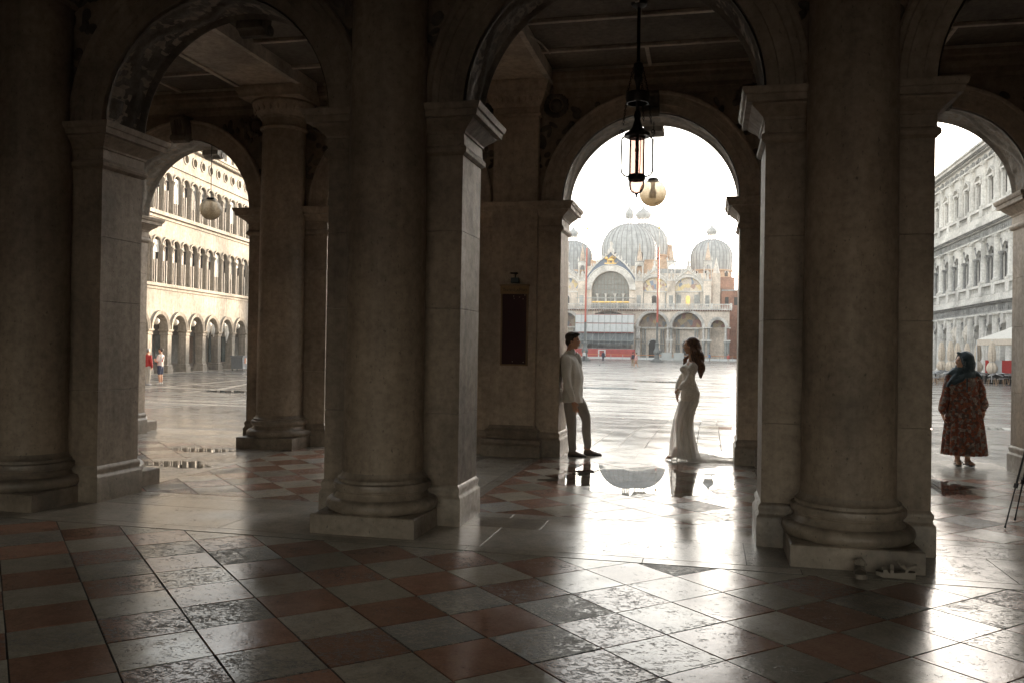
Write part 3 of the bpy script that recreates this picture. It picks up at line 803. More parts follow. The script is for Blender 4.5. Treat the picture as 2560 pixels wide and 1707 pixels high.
def pwin(zs, zsp):
    w_ = MB().box(-.53,.53,.16,.18,zs,zsp+.52).build('window', M['glass_dark'], lb, smooth=False)
    fr = MB().box(-.025,.025,.09,.12,zs,zsp+.35).box(-.46,.46,.09,.12,zsp-.04,zsp+.02)
    fr.build('window_frame', M['frame'], w_, smooth=False)
    MB().box(.16,.21,.03,.07,zs,zs+1.55).build('blind_edge', M['curtain'], w_, smooth=False)
    MB().arch_band(0, zsp-.03, [(.52,.02),(.52,-.06),(.57,-.09),(.64,-.09),(.64,.02)], 12).build('window_arch', M['palace'], w_)
    c = MB().lathe([(.10,zs),(.115,zs+.08),(.085,zs+.14),(.078,zsp-.32),(.11,zsp-.30),(.10,zsp-.25),(.17,zsp-.08),(.18,zsp)], -PT/4, -.06, 10)
    c.box(-PT/4-.17,-PT/4+.17,-.20,.10,zsp-.06,zsp+.04)
    c.build('window_column', M['palace'], w_)
    return w_
NW = 96
rep(lb, pwin(5.5, 8.02), [(bx(0)+PT/2*(i+.5), 0, 0) for i in range(NW)])
rep(lb, pwin(10.26, 12.5), [(bx(0)+PT/2*(i+.5), 0, 0) for i in range(NW)])
random.seed(31)
M['louvre'] = plain('grey_louvre', (.17,.16,.145), .8)
for i in range(8, 70):
    for zs, zp in ((5.5,8.02),(10.26,12.5)):
        if random.random() < .55:
            h_ = random.choice((.35,.5,.9,1.4)); x_ = bx(0)+PT/2*(i+.5)
            MB().box(x_-.45, x_+.45, .07, .085, zp-h_, zp+.30).build('blind', random.choice((M['louvre'], M['louvre'], M['curtain'], M['frame'])), lb, smooth=False)
oc = MB().lathe([(.29,0),(.29,.02)], 0, 0, 16).mesh('round_window'); 
oc = MB(); oc.prism([(.31*cos(2*pi*i/16), 14.48+.31*sin(2*pi*i/16)) for i in range(16)], 'y', .25, .28)
o = oc.build('round_window', M['glass_dark'], lb, smooth=False)
MB().arch_band(0, 14.48, [(.29,.03),(.29,-.05),(.40,-.05),(.40,.03)], 20, 0, 2*pi).build('window_ring', M['palace'], o)
rep(lb, o, [(bx(0)+PT/2*(i+.5), 0, 0) for i in range(80)])
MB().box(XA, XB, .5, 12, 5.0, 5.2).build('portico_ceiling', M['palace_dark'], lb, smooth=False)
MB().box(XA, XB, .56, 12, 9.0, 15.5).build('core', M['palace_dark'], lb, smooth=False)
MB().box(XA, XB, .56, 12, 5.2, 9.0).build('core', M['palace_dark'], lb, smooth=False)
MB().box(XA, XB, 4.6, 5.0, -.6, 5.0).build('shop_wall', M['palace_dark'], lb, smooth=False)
MB().box(XA, XB, -.35, 4.6, -.62, -.50).build('kerb_step', M['palace'], lb, smooth=False)
random.seed(3)
for k in range(4, 40):
    x = bx(k)+.25; t = random.choice((0,0,1,2,2)); mt = M[('shop1','shop2','shop3')[t]]
    s_ = MB().box(x, x+PT-.5, 4.52, 4.60, -.1, 2.1).build('shopfront', mt, lb, smooth=False)
    MB().box(x-.04, x+PT-.46, 4.48, 4.60, 2.1, 2.45).build('shop_fascia', M['shop3'] if t != 2 else M['frame'], s_, smooth=False)
    MB().box(x+(PT-.5)*.48, x+(PT-.5)*.52, 4.49, 4.6, -.1, 2.1).build('shop_post', M['frame'], s_, smooth=False)
def lb_world(s, d, z):                           # along the palace, distance in front of it
    return (LBx+s*(-sin(th))+d*cos(th), LBy+s*cos(th)+d*sin(th), z)
def globe(name_r, loc, R, rod, label, group, cat='lamp', mat=None, parts=True):
    root = empty('globe_lamp', loc, 0, label, cat, group)
    MB().lathe([(R*sin(pi*i/16)*1.0+1e-4, -R*cos(pi*i/16)) for i in range(17)], 0, 0, 28 if parts else 14, caps=False).build('globe', mat or M['globe'], root)
    if parts:
        MB().lathe([(.0001,R+.03),(R*.35,R+.015),(R*.42,R-.015),(R*.42,R-.03)], 0, 0, 20, caps=False).build('cap', M['iron'], root)
        MB().lathe([(.05,-.02-.05),(.055,0),(.03,.06),(.03,R)], 0, 0, 12).build('bulb', M['bulb'], root)
    MB().tube([(0,0,R-.02),(0,0,R+rod)], .006 if parts else .012, 6).build('cord', M['iron'], root)
    return root
M['bulb'] = plain('bulb_glass', (.55,.45,.35), .3, Transmission_Weight=.85)
g0 = None
for k in range(4, 24):
    p = lb_world(bx(k)+PT/2, -.28, 2.95)
    if g0 is None: g0 = globe('g', p, .24, .8, 'small frosted globe hanging in an arch of the weathered palace', 'globe lamps in the arches of the weathered palace', parts=False)
    else: dup(g0, p)
M['drape'] = plain('pale_cloth', (.62,.58,.52), .9, 0, .15, 5)
for k, lab in ((14,'gathered pale curtain in an arch of the weathered palace, the left of two'), (15,'gathered pale curtain in an arch of the weathered palace, the right of two')):
    mb = MB(); rnd = random.Random(k)
    for q in range(9):
        x0 = bx(k)+PT/2+rnd.uniform(-.75,.75); z0 = 2.9+rnd.uniform(-.2,.4)
        mb.tube([(x0,.25,z0),(x0+rnd.uniform(-.1,.1),.22,z0-.35),(x0+rnd.uniform(-.2,.2),.25,z0-.75-rnd.random()*.3)], [.07,.13,.03], 6)
    o = mb.build('curtain', M['drape'], None, (LBx,LBy,0), radians(98.3)); tag(o, lab, 'curtain', 'curtains gathered in the arches')

# ------------------------------------------------------------------ white three-storey palace (right)
nv = empty('white_palace', (26.4, 0, 0), radians(-90), 'long white three storey palace with half columns and pedimented windows, right of the square', 'building')
PN = 3.92; NN = 44; N0 = -190.0                 # local x runs towards the viewer: world y = -x
def nx(k): return N0+k*PN
def nst(fn, name, mat, k0=0, k1=NN, step=11, smooth=False):
    for a in range(k0, k1, step):
        mb = MB(); [fn(mb, nx(k)) for k in range(a, min(k1, a+step))]; mb.build(name, mat, nv, smooth=smooth)
NXA, NXB = nx(0), nx(NN)
nst(lambda mb, x: mb.arch_wall(x, x+PN, 3.5, 5.46, x+PN/2, 1.25, 3.5, 3.5, 0, .8, 12), 'arcade_wall', M['white_palace'])
nst(lambda mb, x: mb.arch_wall(x, x+PN, 8.4, 13.0, x+PN/2, .85, 8.4, 11.2, 0, .6, 12, back=False), 'window_wall', M['white_palace'])
def f_rect(mb, x):
    a, b = x+PN/2-.62, x+PN/2+.62
    for p, q, r, s_ in ((x,a,16.0,20.6),(b,x+PN,16.0,20.6),(a,b,18.7,20.6),(a,b,16.0,16.25)): mb.box(p, q, 0, .5, r, s_)
nst(f_rect, 'window_wall', M['white_palace'])
for z0, z1, pr, mt in ((5.46,5.62,.14,'white_palace'),(5.62,6.45,.06,'grey_frieze'),(6.45,6.62,.25,'white_palace'),(6.62,6.85,.55,'white_palace'),(6.85,7.3,.42,'white_palace'),(8.15,8.40,.50,'white_palace'),
                      (13.0,13.15,.20,'white_palace'),(13.15,13.85,.14,'grey_frieze'),(13.85,14.1,.38,'white_palace'),(14.1,14.45,.72,'white_palace'),(14.45,15.1,.45,'white_palace'),(15.75,16.0,.50,'white_palace'),
                      (20.6,20.78,.2,'white_palace'),(20.78,21.55,.10,'white_palace'),(21.55,21.8,.45,'white_palace'),(21.8,22.1,.80,'white_palace'),(22.1,22.35,.95,'white_palace')):
    MB().box(NXA, NXB, -pr, .5, z0, z1).build('string_course' if mt == 'white_palace' else 'carved_frieze', M[mt], nv, smooth=False)
def fdent(z, y0, y1, k1=NN):
    mb = MB()
    for k in range(10, 40):
        for i in range(9): mb.box(nx(k)+i*PN/9, nx(k)+i*PN/9+.20, y0, y1, z-.16, z)
    tag(mb.build('dentils', M['grey_frieze'], nv, smooth=False), kind='stuff')
fdent(6.62, -.44, -.25); fdent(14.1, -.60, -.38); fdent(21.8, -.66, -.45)
def frieze_relief(z, y, h):
    mb = MB(); rnd = random.Random(int(z*10))
    for k in range(16, 40):
        for i in range(7): mb.ell((nx(k)+(i+.5)*PN/7, y, z+rnd.uniform(-.05,.05)), (.17,.09,h), 6, 4, rot=Matrix.Rotation(rnd.uniform(-.6,.6), 3, 'Y'))
    tag(mb.build('frieze_carving', M['grey_frieze'], nv), kind='stuff')
frieze_relief(6.03, -.06, .30); frieze_relief(13.5, -.14, .24); 
def fest():
    mb = MB()
    for k in range(16, 40):
        for q in (0, .5):
            cx = nx(k)+PN*q
            for dx in (-.45, 0, .45): mb.ell((cx+dx*1.1, -.14, 21.1-abs(dx)*.3), (.2,.14,.26), 6, 5)
    tag(mb.build('festoons', M['grey_frieze'], nv), kind='stuff')
fest()
def cpart(name, r, z0, z1, y=-.12, cap=.45):
    mb = MB()
    mb.ring(-r*1.25, r*1.25, y-r*1.25, y+r*1.0, [(.05,z0),(.05,z0+.22),(0,z0+.23)])
    mb.lathe([(r*1.25,z0+.23),(r*1.3,z0+.32),(r*1.15,z0+.40),(r,z0+.48),(r*.98,z0+(z1-z0)*.4),(r*.86,z1-cap-.02),(r*1.02,z1-cap),(r*.9,z1-cap+.06),(r*1.0,z1-cap*.5),(r*1.35,z1-.12)], 0, y, 16)
    mb.box(-r*1.35, r*1.35, y-r*1.35, y+r, z1-.12, z1)
    if cap > .4: mb.ell((-r*1.2,y-r*.8,z1-cap*.45),(.13,.13,.16),8,6); mb.ell((r*1.2,y-r*.8,z1-cap*.45),(.13,.13,.16),8,6)
    return mb.build(name, M['white_palace'], nv)
def both(o, k0=0, k1=NN+1): rep(nv, o, [(nx(k), 0, 0) for k in range(k0, k1)])
both(cpart('half_column', .38, -.5, 5.46, -.15, .3))
both(cpart('half_column', .31, 8.4, 13.0, -.12, .5))
both(cpart('half_column', .29, 16.0, 20.6, -.12, .5))
pp = MB().box(-.72,.72,0,.8,-.6,3.2).ring(-.72,.72,0,.8,[(0,3.2),(.06,3.25),(.10,3.4),(.10,3.5)]); both(pp.build('arcade_pier', M['white_palace'], nv, smooth=False))
ar = MB().arch_band(0, 3.5, [(1.25,.02),(1.25,-.06),(1.5,-.10),(1.55,-.10),(1.55,.02)], 16)
ar.prism([(-.16,4.5),(.16,4.5),(.24,5.45),(-.24,5.45)], 'y', -.25, .02)
rep(nv, ar.build('archivolt', M['white_palace'], nv), [(nx(k)+PN/2, 0, 0) for k in range(NN)])
def spand(z, r, w_, h):
    mb = MB(); rnd = random.Random(5)
    for i in range(5): mb.ell((w_*(r*.8+i*.13), -.06, z+h*(.35+.13*i)), (.13,.09,.16), 6, 5, rot=Matrix.Rotation(rnd.uniform(-1,1), 3, 'Y'))
    return mb.build('spandrel_figure', M['grey_frieze'], nv)
for sx in (-1, 1): rep(nv, spand(3.5, 1.25, sx, 1.6), [(nx(k)+PN/2, 0, 0) for k in range(18, 40)])
# first floor windows: small columns carry the arch
def win1():
    w_ = MB().box(-.85,.85,.22,.25,8.4,12.1).build('arched_window', M['glass_dark'], nv, smooth=False)
    MB().box(-.04,.04,.18,.22,8.4,12.0).box(-.85,.85,.18,.22,11.1,11.2).build('window_frame', M['frame'], w_, smooth=False)
    for sx in (-1, 1):
        c = MB(); c.lathe([(.20,8.42),(.22,8.55),(.16,8.65),(.14,10.6),(.17,10.65),(.15,10.75),(.24,11.0)], sx*.95, -.05, 10)
        c.box(sx*.95-.26, sx*.95+.26, -.30, .12, 11.0, 11.22); c.build('window_column', M['grey_frieze'], w_)
    MB().arch_band(0, 11.2, [(.85,.02),(.85,-.06),(1.06,-.1),(1.1,-.1),(1.1,.02)], 14).build('window_arch', M['white_palace'], w_)
    MB().box(.30,.38,.1,.16,8.4,9.9).build('blind_edge', M['curtain'], w_, smooth=False)
    return w_
rep(nv, win1(), [(nx(k)+PN/2, 0, 0) for k in range(NN)])
for sx in (-1, 1): rep(nv, spand(11.2, .9, sx, 1.3), [(nx(k)+PN/2, 0, 0) for k in range(18, 40)])
def win2(seg):
    w_ = MB().box(-.62,.62,.14,.18,16.2,18.7).build('pedimented_window', M['glass_dark'], nv, smooth=False)
    MB().box(-.035,.035,.10,.14,16.2,18.7).box(-.62,.62,.10,.14,17.7,17.77).build('window_frame', M['frame'], w_, smooth=False)
    s_ = MB()
    for sx in (-1, 1): s_.box(sx*.80-.15, sx*.80+.15, -.14, .02, 16.02, 18.75); s_.box(sx*.80-.2, sx*.80+.2, -.24, .02, 18.6, 18.8)
    s_.box(-1.12,1.12,-.26,.02,18.8,19.0)
    if seg: s_.arch_band(0, 18.2, [(1.3,.02),(1.3,-.3),(1.45,-.34),(1.45,.02)], 10, radians(36), radians(144))
    else:
        for sx in (-1, 1): s_.prism([(sx*1.15,19.0),(sx*1.15,19.12),(0,19.78),(0,19.62)][::sx], 'y', -.32, .02)
    s_.build('pediment_frame', M['white_palace'], w_, smooth=False)
    return w_
rep(nv, win2(True), [(nx(k)+PN/2, 0, 0) for k in range(0, NN, 2)]); rep(nv, win2(False), [(nx(k)+PN/2, 0, 0) for k in range(1, NN, 2)])
def balus(z0, z1):
    b_ = MB()
    for i in range(7): 
        x = -1.2+i*.4; h = z1-z0
        b_.lathe([(.06,z0),(.11,z0+h*.25),(.05,z0+h*.6),(.07,z1)], x, -.28, 6)
    return b_.build('baluster_row', M['white_palace'], nv)
for z0, z1 in ((7.3,8.15),(15.1,15.75)):
    rep(nv, balus(z0, z1), [(nx(k)+PN/2, 0, 0) for k in range(NN)])
    both(MB().box(-.5,.5,-.5,.1,z0-.01,z1+.005).build('balustrade_post', M['white_palace'], nv, smooth=False))
for z0, z1 in ((5.47,8.39),(8.4,13.0),(13.1,15.9),(16.0,22.3)):
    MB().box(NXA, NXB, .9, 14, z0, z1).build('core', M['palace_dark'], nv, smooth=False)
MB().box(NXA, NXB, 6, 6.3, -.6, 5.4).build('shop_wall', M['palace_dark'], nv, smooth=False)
MB().box(NXA, NXB, -1.2, 6, -.62, -.40).build('kerb_step', M['white_palace'], nv, smooth=False)
g1 = None
for k in range(18, 34):
    p = (26.4+.35, -(nx(k)+PN/2), 3.7)
    if g1 is None: g1 = globe('g', p, .26, .8, 'small frosted globe hanging in an arch of the white palace', 'globe lamps in the arches of the white palace', parts=False)
    else: dup(g1, p)
for k, lab in ((19,'drooping white curtain in an arch of the white palace, nearest the tent roof'), (18,'drooping white curtain in an arch of the white palace, second from the tent roof')):
    k2 = k+4; mb = MB(); rnd = random.Random(k)
    for q in range(9):
        x0 = nx(k2)+PN/2+rnd.uniform(-1.1,1.1); z0 = 4.6+rnd.uniform(-.4,.2)
        mb.tube([(x0,-.02,z0),(x0+rnd.uniform(-.2,.2),-.15,z0-.6),(x0+rnd.uniform(-.3,.3),0,z0-1.3-rnd.random()*.5)], [.10,.2,.03], 6)
    o = mb.build('curtain', M['drape'], None, (26.4,0,0), radians(-90)); tag(o, lab, 'curtain', 'curtains gathered in the arches')

# ------------------------------------------------------------------ the domed church
M['marble'] = stone('pale_marble', (.80,.71,.61), (.55,.48,.41), .7, .5, .5, .15, .01, fine=3)
M['marble2'] = stone('white_marble', (.72,.70,.66), (.55,.53,.50), .6, .8, .3, .1, .005, fine=3)
M['marble_grey'] = stone('grey_marble', (.42,.43,.42), (.28,.29,.28), .6, .8, .3, .1, .005, fine=3)
M['marble_red'] = stone('red_marble', (.36,.20,.16), (.24,.13,.10), .6, .8, .3, .1, .005, fine=3)
M['brick_orange'] = stone('orange_brick', (.60,.42,.29), (.48,.33,.23), .9, .8, .2, .1, .01, fine=3)
M['brick_red'] = stone('red_brick', (.42,.22,.15), (.32,.17,.12), .9, .8, .2, .1, .01, fine=3)
M['gold'] = plain('gilding', (.75,.50,.18), .35, .7, .2, 3)
M['starblue'] = plain('blue_enamel', (.09,.13,.19), .5, 0, .2, 3)
def lead_mat():
    m, nt, b = new_mat('lead_sheet')
    tc = nd(nt, 'ShaderNodeTexCoord'); sp = nd(nt, 'ShaderNodeSeparateXYZ'); nt.links.new(tc.outputs['Object'], sp.inputs[0])
    n = noi(nt, coords(nt, (1,1,.4)), 1.1, 6, .6)
    # rows of sheets: horizontal seams
    fr = math_(nt, 'FRACT', math_(nt, 'MULTIPLY', sp.outputs[2], 1.15)); seam = ramp(nt, fr, [(0,.6),(.09,1)])
    r = ramp(nt, n.outputs[0], [(.3,0),(.7,1)]); c = mixc(nt, r.outputs[0], (.21,.23,.24), (.43,.45,.46))
    c = mixc(nt, 1.0, c, seam.outputs[0], 'MULTIPLY'); nt.links.new(c, b.inputs['Base Color']); b.inputs['Roughness'].default_value = .55
    return m
M['lead'] = lead_mat(); M['tube_dark'] = plain('lead_rolls', (.20,.21,.215), .6)
def mosaic_mat(name, cols, sc=1.1, gold=.5):
    m, nt, b = new_mat(name)
    v = nd(nt, 'ShaderNodeTexVoronoi'); v.inputs['Scale'].default_value = sc; nt.links.new(coords(nt, (1,1,.7)).outputs[0], v.inputs['Vector'])
    sp = nd(nt, 'ShaderNodeSeparateColor'); nt.links.new(v.outputs['Color'], sp.inputs[0])
    r = nd(nt, 'ShaderNodeValToRGB'); r.color_ramp.interpolation = 'CONSTANT'; e = r.color_ramp.elements
    while len(e) < len(cols): e.new(.5)
    for i, (el, c) in enumerate(zip(e, cols)): el.position = i/len(cols); el.color = (*c,1)
    nt.links.new(sp.outputs[0], r.inputs[0])
    f = noi(nt, coords(nt), 6, 3); q = ramp(nt, f.outputs[0], [(.3,.75),(.7,1.2)])
    nt.links.new(mixc(nt, 1.0, r.outputs[0], q.outputs[0], 'MULTIPLY'), b.inputs['Base Color']); b.inputs['Roughness'].default_value = .4
    return m
M['mosaic'] = mosaic_mat('upper_mosaic', [(.62,.50,.26),(.60,.48,.25),(.46,.40,.36),(.60,.53,.42),(.18,.24,.34),(.52,.46,.40),(.34,.22,.18)], 1.5)
M['mosaic_dim'] = mosaic_mat('portal_mosaic', [(.34,.26,.14),(.26,.20,.14),(.20,.15,.12),(.30,.24,.18),(.13,.14,.16),(.38,.26,.12),(.24,.11,.09)], 1.3)
ch = empty('domed_church', (-21.3, 185, -.5), 0, 'domed church with gilded gables and mosaics closing the far end of the square', 'church')
def C(mb, name, mat, parent=None, smooth=True, loc=(0,0,0)): return mb.build(name, M[mat], parent or ch, loc, smooth=smooth)
H = .5                                            # local z = world z + .5
# lower storey: local x from the axis
portal = [(0,4.9,6.9,'c'),(9.55,3.0,6.95,'p'),(16.75,3.1,6.95,'p'),(-9.55,3.0,6.95,'p'),(-16.75,3.1,6.95,'p'),(23.15,1.5,7.0,'s'),(-23.15,1.5,7.0,'s')]
bounds = [(-25.5,-21.2),(-21.2,-13.1),(-13.1,-5.9),(-5.9,5.9),(5.9,13.1),(13.1,21.2),(21.2,25.5)]
for cx, hw, zs, t in portal:
    a, b_ = [q for q in bounds if q[0] <= cx <= q[1]][0]
    mb = MB(); mb.arch_wall(a, b_, zs, 10.55, cx, hw, zs, zs, 0, 3.2, 24, back=False, rise=min(hw, 3.35)); C(mb, 'portal_wall', 'marble', smooth=False)
    # pier blocks with clustered columns in two tiers
    for sx, e in ((-1, a), (1, b_)):
        x0, x1 = sorted((cx+sx*hw, e))
        if x1-x0 > .1: C(MB().box(x0, x1, .55, 3.2, 0, zs), 'portal_pier', 'marble', smooth=False)
    if t != 'c':
        w0 = hw+.02
        back = MB(); back.box(cx-w0, cx+w0, 2.9, 3.2, 0, zs+.2); p = C(back, 'portal_recess', 'marble', smooth=False)
        n = 20; lun = [(cx-w0*cos(pi*i/n), zs+min(w0,3.36)*sin(pi*i/n)) for i in range(n+1)]
        C(MB().prism(lun, 'y', 2.6, 2.9), 'portal_mosaic', 'mosaic_dim', p, smooth=False)
        if t == 'p':
            n = 12; dr = [(cx-.95,0)]+[(cx-.95*cos(pi*i/n), 3.2+1.3*sin(pi*i/n)) for i in range(n+1)]+[(cx+.95,0)]
            C(MB().prism(dr, 'y', 2.7, 2.89), 'portal_door', 'glass_dark', p, smooth=False)
            C(MB().arch_band(cx, 3.2, [(.95,2.9),(.95,2.6),(1.25,2.55),(1.25,2.9)], 14), 'door_arch', 'marble2', p)
            C(MB().box(cx-w0, cx+w0, 2.2, 2.6, zs-.35, zs-.05), 'lintel', 'marble2', p, smooth=False)
            for dx in (-2.2,-1.7,1.7,2.2):
                C(MB().lathe([(.24,0),(.2,.3),(.18,3.0),(.26,3.3)], cx+dx, 2.3, 8).lathe([(.2,3.5),(.17,3.7),(.15,6.2),(.24,6.5)], cx+dx, 2.3, 8), 'recess_columns', 'marble_grey', p)
        rr = min(hw,3.35)
        C(MB().arch_band(cx, zs, [(hw,.02),(hw,-.12),(hw+.16,-.2),(hw+.42,-.2),(hw+.55,-.3),(hw+.62,-.3),(hw+.62,.02)], 24), 'portal_arch', 'marble2')
    else:
        C(MB().box(-5, 5, 3.0, 3.2, 0, 10.5), 'portal_recess', 'marble_grey', smooth=False)
# clustered columns of the portal piers
mats = ['marble_grey','marble2','marble_red','marble2','marble_grey']
protos = {}
def colpart(key, z0, z1, r):
    mb = MB().lathe([(r*1.35,z0),(r*1.35,z0+.12),(r*1.05,z0+.3),(r,z0+.5),(r*.92,z1-.5),(r*1.02,z1-.45),(r*1.5,z1-.1),(r*1.5,z1)], 0, 0, 10)
    return mb.mesh('portal_column')
lo = colpart('l', 0, 4.0, .27); hi = colpart('h', 4.35, 6.95, .24)
lo_m = {}; 
def meshmat(me, mt):
    k = (me.name, mt)
    if k not in lo_m: c = me.copy(); c.materials.clear(); c.materials.append(M[mt]); lo_m[k] = c
    return lo_m[k]
random.seed(9)
def cluster(x0, x1):
    n = max(2, int((x1-x0)/.72))
    for i in range(n):
        x = x0+(x1-x0)*(i+.5)/n
        if -6.3 < x < 5.5: continue
        link('portal_column', meshmat(lo, random.choice(mats)), ch, (x, .22, 0)); link('portal_column', meshmat(hi, random.choice(mats)), ch, (x, .25, 0))
for x0, x1 in ((-25.4,-24.7),(-21.6,-19.9),(-13.6,-12.6),(-6.5,-6.4),(6.2,6.6),(12.6,13.6),(19.9,21.6),(24.7,25.4)): cluster(x0-.2, x1+.2)
for a, b_ in ((-25.5,-6.0),(6.0,25.5)):
    pass
for x0, x1 in ((-25.6,-24.6),(-21.7,-19.8),(-13.7,-12.5),(12.5,13.7),(19.8,21.7),(24.6,25.6)):
    C(MB().box(x0-.2, x1+.2, -.15, .54, 4.02, 4.33), 'pier_band', 'marble2', smooth=False)
    C(MB().box(x0-.2, x1+.2, -.15, .54, 6.72, 6.94), 'pier_band', 'marble2', smooth=False)
# terrace balustrade
C(MB().box(-26.0, 26.0, -.55, 4.5, 10.56, 10.80), 'terrace', 'marble2', smooth=False)
mb = MB()
for i in range(104): mb.box(-25.9+i*.5, -25.9+i*.5+.2, -.48, .0, 10.3, 10.56)
tag(C(mb, 'corbels', 'marble_red', smooth=False), kind='stuff')
mb = MB()
for i in range(150): mb.lathe([(.07,10.8),(.10,11.05),(.06,11.4),(.08,11.65)], -25.7+i*.343, -.4, 6)
tag(C(mb, 'balusters', 'marble2'), kind='stuff')
C(MB().box(-25.9, 25.9, -.5, -.3, 11.65, 11.85), 'handrail', 'marble2', smooth=False)
for i in range(14): C(MB().box(-.22,.22,-.55,-.25,10.8,12.0), 'balustrade_post', 'marble2', smooth=False, loc=(-25.8+i*51.6/13,0,0))
# upper storey
UY = 3.0; uax = -.3
C(MB().arch_wall(-5.4, 5.4, 10.9, 20.3, 0, 4.15, 10.9, 15.0, UY, UY+1.5, 28, back=False), 'upper_wall', 'marble', smooth=False)
gl = MB(); n = 24; gl.prism([(-4.2,11.0)]+[(-4.2*cos(pi*i/n), 15.0+4.2*sin(pi*i/n)) for i in range(n+1)]+[(4.2,11.0)], 'y', UY+1.2, UY+1.4)
win = C(gl, 'great_window', 'lead', smooth=False); win.data.materials[0] = plain('leaded_glass', (.15,.165,.16), .25, 0, .2, 1)
for i in range(-5, 6):
    h = sqrt(max(0, 4.15**2-(i*.75)**2)); C(MB().box(i*.75-.035, i*.75+.035, UY+1.1, UY+1.19, 12.6, 15+h), 'glazing_bar', 'frame', win, smooth=False)
for i in range(4):
    z = 14.0+i*1.15; h = 4.15 if z < 15 else sqrt(max(.1, 4.15**2-(z-15)**2)); C(MB().box(-h, h, UY+1.06, UY+1.099, z-.03, z+.03), 'glazing_bar', 'frame', win, smooth=False)
C(MB().box(-4.2, 4.2, UY+.6, UY+1.0, 12.25, 12.55), 'window_shelf', 'gold', win, smooth=False)
for x in (-2.9,-1.0,1.0,2.8): C(MB().lathe([(.2,12.56),(.2,12.7),(.15,13.0),(.22,13.7),(.42,14.1),(.45,14.25)], x, UY+.7, 10), 'pedestal', 'marble2', win)
# great arch band and ogee gable with the gilded lion
C(MB().arch_band(0, 15.0, [(4.15,UY+.02),(4.15,UY-.4),(4.5,UY-.5),(5.3,UY-.5),(5.45,UY-.65),(5.6,UY-.65),(5.6,UY+.02)], 32), 'great_arch', 'marble2')
def ogee(hw, zb, zt, n=14):
    L = []
    for i in range(n+1):
        t = i/n                                    # from the foot to the tip
        x = hw*(1-t)**1.0; c = sqrt(max(0, 1-(1-t*.8)**2)) if t < .62 else None
        z = zb+(zt-zb)*(.66*sin(t*pi*.62)+.36*t**3.2)
        L.append((hw*(1-t**1.15)*(1 if t < .6 else (1-.35*(t-.6)/.4)), z))
    L[-1] = (0, zt); return L
def gable(cx, r_in, hw, zb, zt, y, mat_fill, name='gable'):
    o = ogee(hw, zb, zt)
    mb = MB()
    rows = []
    for k, (x, z) in enumerate(o):
        t = k/(len(o)-1)
        a = pi/2*t; xi, zi = r_in*cos(a), (zb)+r_in*sin(a)
        rows.append(((x,z),(min(xi, x) if t < 1 else 0, min(zi, z))))
    for sx in (-1, 1):
        for p, q in zip(rows, rows[1:]):
            (a, b_), (c, d) = p, q
            mb.quad((cx+sx*b_[0],y,b_[1]),(cx+sx*a[0],y,a[1]),(cx+sx*c[0],y,c[1]),(cx+sx*d[0],y,d[1]))
            mb.quad((cx+sx*a[0],y,a[1]),(cx+sx*a[0],y+1.2,a[1]),(cx+sx*c[0],y+1.2,c[1]),(cx+sx*c[0],y,c[1]))
    g = C(mb, name, mat_fill, smooth=False)
    for sx in (-1, 1):
        C(MB().tube([(cx+sx*x, y-.12, z) for x, z in o], .17, 6), 'gable_rim', 'marble2', g)
    lv = MB(); rnd = random.Random(int(cx*7)+3)
    for sx in (-1, 1):
        for k in range(1, 13):
            t = k/13*(len(o)-1); i = int(t); f = t-i; x = o[i][0]*(1-f)+o[min(i+1,len(o)-1)][0]*f; z = o[i][1]*(1-f)+o[min(i+1,len(o)-1)][1]*f
            lv.ell((cx+sx*(x+.15), y-.1, z+.25), (.16,.14,.36), 6, 5, rot=Matrix.Rotation(sx*rnd.uniform(.2,.7), 3, 'Y'))
            if k % 3 == 0: lv.lathe([(.16,0),(.2,.25),(.1,.5),(.15,.75),(.09,.95),(.1,1.05),(.001,1.2)], cx+sx*(x+.1), y+.25, 7); lv.v[-49:] = [(a_, b2, c_+z) if c_ < 2 else (a_, b2, c_) for a_, b2, c_ in lv.v[-49:]]
    tag(C(lv, 'leaf_crockets', 'marble2', g), kind='stuff')
    return g
gg = gable(0, 5.5, 7.0, 14.8, 23.7, UY-.3, 'starblue', 'star_gable')
st = MB(); rnd = random.Random(2)
for i in range(70):
    a = rnd.uniform(.15, 1.5); sx = rnd.choice((-1,1)); rr = 5.75+rnd.random()*(.3+2.2*max(0,sin(a)-.45))
    x, z = sx*rr*cos(a), 14.9+rr*sin(a)
    if abs(x) < 1.5 and z > 20.5: continue
    if z > 23.2-abs(x)*1.25: continue
    st.ell((x, UY-.36, z), (.10,.06,.10), 5, 4)
tag(C(st, 'gilded_stars', 'gold', gg), kind='stuff')
li = MB()                                         # winged lion standing on a ledge
li.box(-1.3,1.3,UY-.75,UY-.4,20.75,20.9)
li.ell((0,UY-.6,21.6),(.85,.25,.32),12,8); li.ell((-.85,UY-.65,21.95),(.34,.28,.38),10,8); li.ell((-1.15,UY-.65,21.88),(.18,.16,.16),8,6)
for x in (-.65,-.35,.45,.7): li.tube([(x,UY-.6,21.5),(x+(.05),UY-.6,21.1),(x-.03,UY-.62,20.92)],[.13,.08,.09],6)
li.tube([(.8,UY-.6,21.7),(1.15,UY-.6,22.0),(1.05,UY-.6,22.4)],[.07,.05,.08],6)
for k in range(4): li.tube([(-.3,UY-.62,21.8),(.1+.15*k,UY-.66,22.25-.05*k),(.55+.2*k,UY-.66,22.65-.22*k)],[.12,.11,.03],6)
C(li, 'gilded_lion', 'gold', gg)
